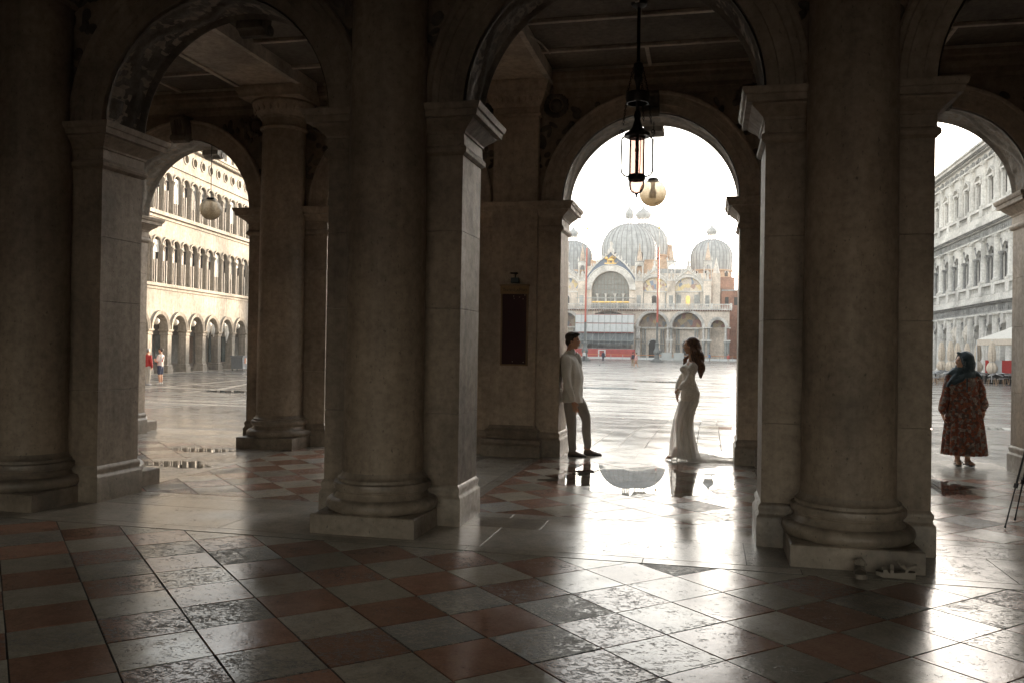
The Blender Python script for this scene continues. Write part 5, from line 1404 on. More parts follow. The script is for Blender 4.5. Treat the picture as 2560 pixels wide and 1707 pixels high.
def hand(mb, w, d, pn, sc=1.0, curl=.6, side=1, spread=.12):
    """w wrist, d direction of the hand, pn palm normal (fingers curl towards it), side: where the thumb leaves"""
    w = Vector(w); d = Vector(d).normalized(); pn = Vector(pn); pn = (pn-d*pn.dot(d)).normalized(); s_ = d.cross(pn).normalized()*side
    R = Matrix((d, s_, pn)).transposed()
    mb.ell(w+d*.045*sc, (.052*sc,.040*sc,.015*sc), 12, 8, R)
    mb.tube([w-d*.02*sc, w+d*.03*sc], [.024*sc,.026*sc], 10)
    for k, (off, L, r) in enumerate(((.030,.070,.0085),(.010,.080,.009),(-.010,.074,.0085),(-.029,.058,.0075))):
        p = w+d*(.085-.006*abs(k-1.3))*sc+s_*off*sc; a = 0; pts = [p-d*.03*sc, p]; rr = [r*sc*1.1, r*sc*1.05]
        dd = (d+s_*off*spread*10).normalized()
        for j, fr in enumerate((.44,.32,.24)):
            a += curl*(.55 if j == 0 else .75); v = dd*cos(a)+pn*sin(a); p = p+v*L*fr*sc; pts.append(p); rr.append(r*sc*(1-.09*(j+1)))
        mb.tube(pts, rr, 8); mb.ell(pts[-1], (rr[-1],)*3, 8, 6)
    p0 = w+d*.015*sc+s_*.028*sc; t1 = (d*.55+s_*.75+pn*.25).normalized(); t2 = (d*.85+s_*.25+pn*.45).normalized()
    pts = [p0, p0+t1*.035*sc, p0+t1*.035*sc+t2*.030*sc, p0+t1*.035*sc+t2*.052*sc]
    mb.tube(pts, [.013*sc,.0115*sc,.0095*sc,.008*sc], 8); mb.ell(pts[-1], (.008*sc,)*3, 8, 6)
def skin(name, c): 
    m = plain(name, c, .5, 0, .08, 12); m.node_tree.nodes['Principled BSDF'].inputs['Subsurface Weight'].default_value = .12
    m.node_tree.nodes['Principled BSDF'].inputs['Subsurface Radius'].default_value = (.02,.008,.004); return m
M['skin'] = skin('warm_skin', (.55,.30,.19)); M['skin2'] = skin('pale_skin', (.58,.35,.24))
def fabric(name, c1, c2, sc=260, rough=.85, bd=.002, fold=.0):
    m, nt, b = new_mat(name); mp = coords(nt); n = noi(nt, mp, sc, 2, .5); n2 = noi(nt, mp, 7, 4, .6)
    r = ramp(nt, n.outputs[0], [(.35,0),(.65,1)]); c = mixc(nt, r.outputs[0], c2, c1); q = ramp(nt, n2.outputs[0], [(.3,.88),(.7,1.08)])
    nt.links.new(mixc(nt, 1.0, c, q.outputs[0], 'MULTIPLY'), b.inputs['Base Color']); b.inputs['Roughness'].default_value = rough
    b.inputs['Sheen Weight'].default_value = .25; p = bump(nt, b, n.outputs[0], .3, bd)
    bump(nt, b, n2.outputs[0], .6, .02, p); return m
M['jacket'] = fabric('light_tweed', (.84,.79,.72), (.66,.61,.54)); M['trouser'] = fabric('grey_trouser_cloth', (.38,.34,.30), (.29,.255,.225))
M['shirt'] = fabric('white_shirt_cloth', (.75,.73,.70), (.65,.63,.60)); M['shoe'] = plain('brown_suede', (.15,.115,.095), .7, 0, .2, 30)
def fold(co, amp=.006, s=9, seed=0.0, zs=.5):
    n = noise.noise_vector((co.x*s+seed, co.y*s, co.z*s*zs)); return co+Vector(n)*amp
def shoe(root, heel, toe, w=.045, h=.085, mat='shoe', name='shoe', sole=True, ank=None):
    heel, toe = Vector(heel), Vector(toe); d = toe-heel; L = d.length; d2 = Vector((d.x,d.y,0)).normalized(); s_ = Vector((-d2.y,d2.x,0))
    rows = []
    for t, ww, hh in ((0,.55,.55),(.04,.8,.85),(.15,.9,1.0),(.3,.85,.98),(.45,.92,.78),(.6,1.05,.58),(.75,1.1,.46),(.88,.95,.36),(.96,.6,.26),(1,.2,.15)):
        c = heel+d*t; row = []
        for j in range(12):
            a = 2*pi*j/12; z = sin(a); row.append(c+s_*w*ww*cos(a)*(1 if z < .2 else .8)+Vector((0,0,h*hh*(.5+.5*z))))
        rows.append(row)
    mb = MB(); st = mb.grid(rows, closed=True); mb.cap(st,12,True); mb.cap(st+9*12,12)
    o = mb.build(name, M[mat], root)
    if sole:
        out = [(heel+d*t+s_*w*ww*q) for t, ww in ((0,.6),(.1,.9),(.35,.85),(.6,1.08),(.8,1.1),(.95,.7),(1.01,.3)) for q in (1,)]+[(heel+d*t-s_*w*ww) for t, ww in ((1.01,.3),(.95,.7),(.8,1.1),(.6,1.08),(.35,.85),(.1,.9),(0,.6))]
        zz = heel.z; mb = MB(); n = len(out); mb.v += [(p.x,p.y,p.z-.004) for p in out]+[(p.x,p.y,p.z+.012) for p in out]
        mb.f.append(tuple(range(n))); mb.f.append(tuple(range(2*n-1,n-1,-1))); mb.f += [(i,(i+1)%n,n+(i+1)%n,n+i) for i in range(n)]
        mb.build('sole', M['iron'], o, smooth=False)
    return o

# --- man in the light suit, leaning back against the jamb
gr = empty('person', (-1.90, 12.72, 0), 0, 'man in a light tweed suit leaning back against the jamb of the middle arch', 'person')
hc = (-.090,0,1.715)
def body_common(mb, hc, neck, sh, chest, waist, hip, fem=False, hs=1.0): pass
mb = MB(); head_mb(mb, hc, 1.0, (1,0,0), False, .02)
limb(mb, [(-.105,0,1.66,.052),(-.125,0,1.60,.054),(-.150,0,1.50,.062,.075)])
limb(mb, [(-.150,0,1.46,.09,.15),(-.11,0,1.30,.115,.16),(-.085,0,1.10,.10,.135),(-.095,0,.92,.115,.155),(-.095,0,.84,.10,.15)])
for sy, knee, ank in ((-1,(-.085,-.10,.50),(-.055,-.10,.10)),(1,(.115,.11,.56),(.150,.11,.11))):
    limb(mb, [(-.085,sy*.085,.86,.085),(knee[0]*.5-.03,sy*.095,.70,.078),(*knee,.056),((knee[0]+ank[0])/2-.01,sy*.105,.33,.052),(*ank,.036)])
RA = [(-.165,-.19,1.43,.055),(-.155,-.235,1.28,.048),(-.135,-.255,1.12,.042),(-.085,-.250,.97,.036),(-.042,-.235,.83,.028)]
LA = [(-.150,.19,1.43,.055),(-.130,.235,1.27,.048),(-.120,.250,1.11,.042),(-.060,.24,.98,.036),(-.015,.22,.86,.028)]
limb(mb, RA); limb(mb, LA)
hand(mb, (-.038,-.235,.82), (.18,.02,-1), (.35,1,0), .95, .55, 1); hand(mb, (-.010,.22,.85), (.2,-.05,-1), (.2,-1,0), .95, .5, -1)
remesh('body', mb, .0065, M['skin'], gr, 3, .5)
eyes(gr, hc, 1.0, (1,0,0), .02, None)
h = MB(); c = Vector(hc)
h.ell(c+Vector((-.022,0,.055)),(.104,.083,.088),16,12); h.ell(c+Vector((-.075,0,-.005)),(.045,.068,.07),12,10); h.ell(c+Vector((.045,0,.108)),(.058,.060,.030),12,8,Matrix.Rotation(.12,3,'Y'))
for sy in (-1,1): h.ell(c+Vector((-.025,sy*.070,.012)),(.042,.015,.05),10,8)
h2 = MB(); 
remesh('hair', h, .006, M['hairdark'], gr, 1, .5, lambda co: fold(co, .005, 55))
j = MB()
limb(j, [(-.148,0,1.515,.080,.11),(-.150,0,1.465,.118,.20),(-.112,0,1.33,.155,.215),(-.082,0,1.18,.158,.205),(-.080,0,1.04,.146,.185),(-.085,0,.92,.152,.195),(-.085,0,.80,.158,.20)], 20)
limb(j, [(-.165,-.170,1.440,.080),(-.158,-.222,1.30,.074),(-.138,-.252,1.13,.062),(-.088,-.250,.98,.056),(-.048,-.238,.862,.050)])
limb(j, [(-.150,.170,1.440,.080),(-.135,.225,1.29,.070),(-.120,.250,1.12,.062),(-.066,.242,.99,.056),(-.026,.226,.885,.050)])
jk = remesh('jacket', j, .009, M['jacket'], gr, 3, .5, lambda co: fold(co, .014, 12, 3.0) if co.z > .80 else Vector((co.x, co.y, max(co.z, .795))))
M['lapel'] = fabric('lapel_cloth', (.80,.76,.69), (.68,.63,.56))
for sy in (-1,1):
    MB().sheet([[(-.045,sy*.070,1.50),(-.100,sy*.105,1.52)],[(.015,sy*.070,1.40),(-.02,sy*.125,1.40)],[(.052,sy*.050,1.27),(.028,sy*.105,1.29)],[(.068,sy*.022,1.13),(.066,sy*.040,1.14)]]).build('lapel', M['lapel'], jk)
MB().tube([(-.10,-.055,1.535),(-.155,-.06,1.56),(-.185,0,1.565),(-.155,.06,1.56),(-.10,.055,1.535)], [(.010,.022)]*5, 8).build('jacket_collar', M['lapel'], jk)
for z in (1.12,1.02): MB().ell((.062,-.012,z),(.006,.008,.008),8,6).build('button', M['iron'], jk)
MB().box(-.13,-.02,-.196,-.190,.93,.965).build('pocket_flap', M['lapel'], jk, smooth=False)
s1 = MB(); limb(s1, [(-.118,0,1.565,.060,.062),(-.105,0,1.52,.064,.066)]); s1.ell((-.02,0,1.38),(.075,.06,.16),12,10)
sh = remesh('shirt', s1, .007, M['shirt'], gr, 2)
MB().prism([(-.066,1.515),(-.022,1.555),(-.022,1.485)], 'y', -.028, .028).build('shirt_collar', M['shirt'], sh, smooth=False)
MB().tube([(-.028,-.008,1.505),(.0,0,1.48),(.02,0,1.42)], [.014,.010,.006], 8).build('tie_knot', M['lapel'], gr)
for sd_, wr in ((-1,(-.044,-.237,.842)),(1,(-.020,.224,.868))): MB().tube([(wr[0]-.004,wr[1],wr[2]+.02),(wr[0]+.004,wr[1],wr[2]-.015)], .040, 12).build('shirt_cuff', M['shirt'], sh)
t = MB()
limb(t, [(-.090,0,.92,.125,.165),(-.090,0,.84,.130,.170)])
limb(t, [(-.100,-.082,.85,.108,.100),(-.105,-.095,.68,.092),(-.085,-.10,.50,.076),(-.068,-.10,.30,.068),(-.060,-.10,.115,.062)])
limb(t, [(-.050,.085,.85,.108,.100),(.045,.10,.70,.092),(.108,.11,.56,.078),(.118,.112,.36,.068),(.138,.11,.15,.060)])
remesh('trousers', t, .008, M['trouser'], gr, 2, .5, lambda co: fold(co, .016, 11, 9.0, .45) if co.z > .10 else co)
shoe(gr, (-.125,-.10,.004), (.150,-.12,.004), .046, .092); shoe(gr, (.078,.11,.004), (.350,.13,.004), .046, .092)
MB().tube([(.130,.11,.14),(.118,.11,.085)], .042, 12).build('sock', M['skin'], gr)

# --- bride, facing the man
br = empty('person', (-.345, 12.70, 0), pi, 'bride with long wavy brown hair in an off shoulder white lace gown with a train', 'person')
M['hairb'] = fabric('brown_hair', (.17,.075,.035), (.06,.026,.014), 40, .42, .004)
M['lace'] = fabric('beaded_lace', (.86,.81,.74), (.60,.54,.47), 70, .5, .006)
def tulle_mat():
    m, nt, b = new_mat('white_tulle'); mp = coords(nt, (1,1,.2)); n = noi(nt, mp, 14, 4, .6); r = ramp(nt, n.outputs[0], [(.3,.5),(.7,.78)])
    b.inputs['Base Color'].default_value = (.88,.86,.82,1); b.inputs['Roughness'].default_value = .9; b.inputs['Transmission Weight'].default_value = 0
    tr = nd(nt, 'ShaderNodeBsdfTransparent'); tl = nd(nt, 'ShaderNodeBsdfTranslucent'); tl.inputs[0].default_value = (.90,.87,.83,1)
    o = nt.nodes['Material Output']; m1 = nd(nt, 'ShaderNodeMixShader'); m1.inputs[0].default_value = .5; m2 = nd(nt, 'ShaderNodeMixShader')
    nt.links.new(b.outputs[0], m1.inputs[1]); nt.links.new(tl.outputs[0], m1.inputs[2]); nt.links.new(r.outputs[0], m2.inputs[0]); nt.links.new(tr.outputs[0], m2.inputs[1]); nt.links.new(m1.outputs[0], m2.inputs[2]); nt.links.new(m2.outputs[0], o.inputs[0]); return m
M['tulle'] = tulle_mat()
hc = (-.085,0,1.665)
mb = MB(); head_mb(mb, hc, .95, (1,0,0), True, .04)
limb(mb, [(-.100,0,1.60,.043),(-.105,0,1.53,.043),(-.115,0,1.46,.055,.075)])
limb(mb, [(-.115,0,1.43,.060,.130),(-.085,0,1.33,.085,.130),(-.070,0,1.18,.085,.105),(-.090,0,1.02,.115,.145),(-.090,0,.90,.115,.15),(-.05,0,.75,.10,.12)])
for sy, kx in ((-1,.06),(1,.0)): limb(mb, [(-.07,sy*.08,.85,.08),(kx,sy*.075,.55,.058),(kx-.02,sy*.07,.30,.045),(kx+.02,sy*.06,.10,.03)])
limb(mb, [(-.125,.15,1.405,.047),(-.105,.20,1.28,.042),(-.070,.225,1.16,.036),(0,.18,1.10,.032),(.060,.10,1.050,.023)])
limb(mb, [(-.105,-.15,1.405,.047),(-.02,-.19,1.27,.042),(.055,-.19,1.14,.036),(.085,-.14,1.03,.030),(.095,-.06,.935,.022)])
hand(mb, (.060,.10,1.05), (.9,-.9,-.45), (-.3,-.6,-1), .86, .75, 1); hand(mb, (.096,-.055,.93), (-.12,.12,-1), (-1,.1,0), .86, .7, 1)
remesh('body', mb, .006, M['skin2'], br, 3)
eyes(br, hc, .95, (1,0,0), .04, None)
h = MB(); c = Vector(hc)
h.ell(c+Vector((-.034,0,.042)),(.108,.090,.094),16,12)
HM = [(-.125,1.70,.088,.088),(-.150,1.62,.092,.094),(-.178,1.53,.088,.098),(-.208,1.44,.072,.096),(-.232,1.36,.058,.086),(-.240,1.29,.045,.066),(-.240,1.235,.025,.035)]
for i in range(len(HM)-1):
    for q in range(4):
        t_ = q/4; a_ = [u*(1-t_)+v*t_ for u, v in zip(HM[i], HM[i+1])]; h.ell((a_[0],0,a_[1]), (a_[2]*.92,a_[3]*.92,.05), 14, 8)
rnd = random.Random(12)
for k in range(46):
    a = -1.9+3.8*(k+.5)/46+rnd.uniform(-.04,.04); ph = rnd.uniform(0,1.2)+2.2*a; end = rnd.uniform(.86,1.0); pts = []; rr = []
    for q in range(15):
        t_ = q/14*end*(len(HM)-1); i = min(int(t_), len(HM)-2); f_ = t_-i; m_ = [u*(1-f_)+v*f_ for u, v in zip(HM[i], HM[i+1])]
        wv = 1+.16*sin(ph+q*1.25)*min(1,q/4)
        pts.append((m_[0]-m_[2]*wv*cos(a)*.98, m_[3]*wv*sin(a)*.98, m_[1]+.01)); rr.append(.0125 if q < 11 else .0125*(1-(q-11)*.2))
    h.tube(pts, rr, 5)
for sy in (-1,1):
    for k in range(4):
        pts = [(c.x+.015-.012*k, sy*(.066+.006*k), c.z+.060),(c.x-.015,sy*.088,c.z-.03),(c.x-.02,sy*.088,c.z-.10),(c.x+.055+.012*k,sy*(.08-.005*k),c.z-.19),(c.x+.06+.01*k,sy*.085,c.z-.27),(c.x+.085+.005*k,sy*.08,c.z-.33)]
        if sy > 0: pts = pts[:3]+[(c.x-.03,sy*.10,c.z-.18),(c.x-.08,sy*.11,c.z-.28)]
        h.tube(pts, [.012,.018,.018,.016,.012,.006][:len(pts)], 6)
remesh('hair', h, .005, M['hairb'], br, 1, .4)
MB().tube([(c.x-.07,.08,c.z+.06),(c.x-.04,.089,c.z+.07)], .008, 6).build('hair_clip', M['brass'], br)
d = MB()
limb(d, [(-.085,0,1.372,.080,.142),(-.070,0,1.335,.100,.145),(-.070,0,1.26,.095,.128),(-.072,0,1.17,.092,.112),(-.085,0,1.06,.118,.145),(-.092,0,.95,.136,.170),(-.085,0,.86,.130,.168),(-.045,0,.72,.118,.15),(-.005,0,.56,.108,.14)], 22)
d.ell((.000,.065,1.335),(.062,.062,.058),12,10); d.ell((.000,-.065,1.335),(.062,.062,.058),12,10); d.ell((-.150,.06,.965),(.085,.085,.10),12,10); d.ell((-.150,-.06,.965),(.085,.085,.10),12,10)
remesh('lace_bodice', d, .0075, M['lace'], br, 4, .5, lambda co: fold(co, .0035, 30))
for sy, arm, r0 in ((1, [(-.130,.185,1.365),(-.112,.205,1.28),(-.072,.225,1.16),(0,.18,1.10),(.045,.12,1.062)], 1),(-1, [(-.085,-.185,1.36),(-.02,-.19,1.27),(.055,-.19,1.14),(.085,-.14,1.03),(.093,-.075,.955)], 1)):
    s_ = MB(); limb(s_, [(*arm[0],.072,.075),((arm[0][0]+arm[1][0])/2,(arm[0][1]+arm[1][1])/2,(arm[0][2]+arm[1][2])/2,.078,.08),(*arm[1],.058),(*arm[2],.056),(*arm[3],.050),(*arm[4],.030)])
    remesh('lace_sleeve', s_, .0075, M['lace'], br, 2, .5, lambda co: fold(co, .007, 26))
def skirt(name, rings, mat, parent, folds=16, amp=.03, n=96, seed=0.0, ph=0):
    rows = []
    for k, (cx, cy, z, rx, ry, am) in enumerate(rings):
        row = []
        for i in range(n):
            a = 2*pi*i/n
            w_ = am*(.6*sin(a*folds+ph+.6*sin(a*3+seed))+.4*noise.noise((cos(a)*5+seed,sin(a)*5,z*.8))*1.6)
            row.append((cx+(rx+w_)*cos(a), cy+(ry+w_)*sin(a), z))
        rows.append(row)
    # smooth between rings
    R = []
    for i in range(len(rows)-1):
        for q in range(4):
            t_ = q/4; R.append([tuple(a_*(1-t_)+b2*t_ for a_, b2 in zip(p1, p2)) for p1, p2 in zip(rows[i], rows[i+1])])
    R.append(rows[-1]); mb = MB(); mb.grid(R, closed=True); return mb.build(name, mat, parent, ang=180)
M['satin'] = fabric('ivory_satin', (.70,.65,.58), (.62,.57,.50), 90, .5)
skirt('underskirt', [(-.07,0,.86,.120,.155,.002),(-.03,0,.65,.108,.140,.006),(-.02,0,.48,.106,.13,.012),(-.03,0,.30,.112,.135,.016),(-.05,0,.12,.122,.15,.018),(-.055,0,.03,.13,.16,.02)], M['satin'], br, 9, .02)
skirt('tulle_overskirt', [(-.080,0,.875,.140,.172,.003),(-.035,0,.74,.137,.165,.008),(.0,0,.60,.138,.165,.014),(.01,0,.45,.150,.18,.020),(.0,0,.28,.172,.21,.026),(-.02,0,.12,.195,.25,.032),(-.035,0,.012,.215,.29,.036)], M['tulle'], br, 13, .02, seed=2.0)
tr_ = MB(); rows = []
for i in range(46):
    u = i/45; row = []
    for q in range(26):
        v = q/25; x = -.12-u*.86; wd = .30*(1-.35*u)+.02*noise.noise((u*5,1,1)); y = (v-.5)*2*wd-.02
        hgt = (.09*(1-u)**1.5+.040)*(sin(pi*v)**.6)*(1-u**7)+.022*noise.noise((x*9,y*9,1.3))+.014*noise.noise((x*22,y*22,4.3))
        row.append((x, y, max(.008, hgt)))
    rows.append(row)
tr_.grid(rows); tr_.build('train', M['tulle'], br, ang=180)
tr2 = MB(); rows = []
for i in range(40):
    u = i/39; row = []
    for q in range(20):
        v = q/19; x = -.08-u*.72; y = (v-.5)*.42-.03; hgt = .045*(sin(pi*v)**.7)*(1-u**5)*(1.1-u)+.015*noise.noise((x*14+9,y*14,2.3)); row.append((x,y,max(.006,hgt)))
    rows.append(row)
tr2.grid(rows); tr2.build('inner_train', M['tulle'], br, ang=180)
M['sandal'] = plain('silver_sandal', (.36,.33,.29), .35, .3)
f = MB(); f.ell((.185,.03,.045),(.055,.032,.020),12,8); f.ell((.115,.03,.075),(.040,.030,.035),12,8); limb(f, [(.10,.03,.16,.034),(.11,.03,.10,.034)])
for k in range(5): f.tube([(.215,.05-.011*k,.03),(.255-.006*k,.053-.012*k,.018)], [.010,.008], 6)
remesh('foot', f, .006, M['skin2'], br, 2)
sd_ = MB().sheet([[(.07,0,.075),(.07,.06,.075)],[(.13,-.005,.045),(.13,.065,.045)],[(.20,-.01,.012),(.20,.07,.012)],[(.272,.01,.006),(.272,.05,.006)]]).build('shoe', M['sandal'], br)
MB().tube([(.075,.03,.07),(.080,.03,.003)], [.012,.006], 8).build('heel', M['sandal'], sd_)
for x, z in ((.215,.055),(.12,.115)): MB().tube([(x,-.008,z-.03),(x,.008,z-.002),(x,.03,z+.008),(x,.052,z-.002),(x,.068,z-.03)], [(.004,.010)]*5, 6).build('strap', M['sandal'], sd_)

# --- woman in the headscarf
def floral():
    m, nt, b = new_mat('floral_dress_cloth'); mp = coords(nt)
    v = nd(nt, 'ShaderNodeTexVoronoi'); v.inputs['Scale'].default_value = 26; nt.links.new(mp.outputs[0], v.inputs['Vector'])
    v2 = nd(nt, 'ShaderNodeTexVoronoi'); v2.inputs['Scale'].default_value = 60; nt.links.new(mp.outputs[0], v2.inputs['Vector'])
    sp = nd(nt, 'ShaderNodeSeparateColor'); nt.links.new(v.outputs['Color'], sp.inputs[0])
    r = nd(nt, 'ShaderNodeValToRGB'); r.color_ramp.interpolation = 'CONSTANT'; e = r.color_ramp.elements
    cs = [(.26,.07,.035),(.17,.06,.04),(.33,.11,.05),(.34,.29,.25),(.13,.08,.065),(.24,.19,.17),(.30,.085,.045)]
    while len(e) < len(cs): e.new(.5)
    for i, (el, c) in enumerate(zip(e, cs)): el.position = i/len(cs); el.color = (*c,1)
    nt.links.new(sp.outputs[0], r.inputs[0]); q = ramp(nt, v2.outputs['Distance'], [(.0,1.5),(.5,.6)])
    nt.links.new(mixc(nt, 1.0, r.outputs[0], q.outputs[0], 'MULTIPLY'), b.inputs['Base Color']); b.inputs['Roughness'].default_value = .8; return m
M['floral'] = floral(); M['scarf'] = fabric('teal_scarf_cloth', (.030,.065,.085), (.018,.038,.052), 120, .7)
M['brown_leather'] = plain('brown_leather', (.10,.06,.04), .6)
hw_ = empty('person', (3.60, 13.49, 0), radians(-86), 'woman in a dark teal headscarf and long rust floral dress standing in the right arch', 'person')
hc = (.02,-.02,1.505); fdir = (.22,-1,0)            # local +x looks at the camera, local +y is to the right
mb = MB(); head_mb(mb, hc, .93, fdir, True, 0)
limb(mb, [(.0,-.01,1.44,.045),(-.01,0,1.36,.05),(-.02,0,1.30,.07,.12)])
limb(mb, [(-.01,0,1.28,.10,.17),(-.0,0,1.10,.12,.165),(0,0,.95,.12,.165),(0,0,.80,.12,.17)])
for sy in (-1,1): limb(mb, [(0,sy*.08,.80,.085),(0,sy*.075,.45,.06),(-.01,sy*.07,.26,.052),(0,sy*.068,.09,.034)])
LA = [(-.02,-.185,1.25,.05),(-.02,-.225,1.06,.045),(.0,-.26,.88,.037),(.03,-.285,.74,.027)]
RA = [(-.02,.195,1.25,.05),(-.03,.245,1.06,.045),(.0,.27,.90,.037),(.04,.260,.79,.027)]
limb(mb, LA); limb(mb, RA)
hand(mb, (.03,-.285,.74), (.1,.12,-1), (.2,1,0), .88, .6, 1); hand(mb, (.042,.258,.785), (.15,-.12,-1), (.3,-1,0), .88, .8, -1)
remesh('body', mb, .007, M['skin2'], hw_, 3)
eyes(hw_, hc, .93, fdir, 0, None)
h = MB(); c = Vector(hc); fv = Vector(fdir).normalized(); sv = Vector((-fv.y, fv.x, 0))
h.ell(c-fv*.045+Vector((0,0,.035)), (.120,.118,.125),16,12); h.ell(c-fv*.085+Vector((0,0,-.05)), (.105,.10,.13),14,10)
h.ell(c-fv*.035+Vector((0,0,-.13)), (.095,.095,.08),14,10)
for t_ in range(13):                                 # the edge of the cloth framing the face
    a = -2.35+4.7*t_/12; p = c+fv*(.034+.012*cos(a))+sv*(.088*sin(a))+Vector((0,0,.108*cos(a)-.005)); h.ell(p, (.022,.022,.022), 8, 6)
h.ell(c+fv*.05+Vector((0,0,.125)), (.04,.04,.02), 10, 8)
limb(h, [(-.03,0,1.40,.11,.13),(-.02,-.01,1.34,.125,.185),(-.02,-.02,1.285,.12,.225)])
for pts in ([(.06,-.10,1.33,.035),(.085,-.17,1.25,.04),(.075,-.235,1.16,.022)],[(.07,.0,1.34,.035),(.115,-.06,1.26,.038),(.11,-.16,1.20,.03)],[(.03,.12,1.36,.04),(.08,.02,1.31,.045),(.10,-.1,1.27,.035)],[(-.02,.12,1.37,.04),(.0,.2,1.30,.04),(-.03,.26,1.27,.02)]): limb(h, pts)
remesh('headscarf', h, .0075, M['scarf'], hw_, 2, .5, lambda co: fold(co, .009, 16, 1.0, .8))
d = MB()
limb(d, [(-.02,0,1.325,.09,.13),(-.02,0,1.28,.112,.185),(-.0,0,1.18,.138,.205),(0,0,1.09,.136,.195),(0,0,1.055,.128,.185)], 22)
remesh('dress_bodice', d, .009, M['floral'], hw_, 3, .5, lambda co: fold(co, .012, 14, 2.0, .4))
for arm in (LA, RA):
    s_ = MB(); a_ = arm; limb(s_, [(a_[0][0],a_[0][1]*.93,1.265,.070),(a_[1][0],a_[1][1],1.06,.066),(a_[2][0],a_[2][1],.90,.066),(a_[3][0]-.01,a_[3][1],a_[3][2]+.075,.058),(a_[3][0],a_[3][1],a_[3][2]+.045,.034)])
    s_.tube([(a_[3][0],a_[3][1],a_[3][2]+.05),(a_[3][0]+.003,a_[3][1],a_[3][2]+.01)], [.034,.050], 12)
    remesh('dress_sleeve', s_, .0085, M['floral'], hw_, 2, .5, lambda co: fold(co, .012, 17, 5.0))
MB().tube([(.134*cos(a),.194*sin(a),1.055) for a in [2*pi*i/24 for i in range(25)]], [(.008,.016)]*25, 6, caps=False).build('dress_belt', M['floral'], hw_)
MB().box(.138,.150,-.008,.008,1.07,1.27).build('button_placket', M['scarf'], hw_, smooth=False)
skirt('dress_skirt', [(0,0,1.055,.130,.188,.003),(0,.002,.98,.152,.205,.012),(0,.008,.80,.172,.225,.022),(0,.01,.60,.195,.250,.030),(0,.012,.40,.212,.270,.036),(0,.015,.165,.230,.290,.042)], M['floral'], hw_, 14, seed=4.0)
for sy, ty in ((-1,-.10),(1,.10)):
    o = shoe(hw_, (-.07,sy*.068-.0,.02), (.17,sy*.068+ty*.25,.016), .040, .030, 'brown_leather', 'sandal_sole', True)
    f = MB(); f.ell((.02,sy*.07,.075),(.055,.036,.036),12,8); f.ell((.095,sy*.07+ty*.12,.055),(.065,.040,.022),12,8); f.ell((-.045,sy*.068,.065),(.03,.03,.03),10,8)
    for k in range(5): f.tube([(.14,sy*.07+ty*.16-.028+.014*k,.047),(.168-.007*abs(k-(1 if sy < 0 else 3)),sy*.07+ty*.18-.030+.015*k,.038)], [.011,.009], 6)
    remesh('foot', f, .0065, M['skin2'], hw_, 2)
    for x, z in ((.03,.095),(.105,.078)): MB().tube([(x,sy*.068-.045,.03),(x,sy*.068-.03,z-.01),(x,sy*.07,z+.006),(x,sy*.068+.035,z-.01),(x,sy*.068+.048,.03)], [(.005,.013)]*5, 6).build('strap', M['brown_leather'], o)

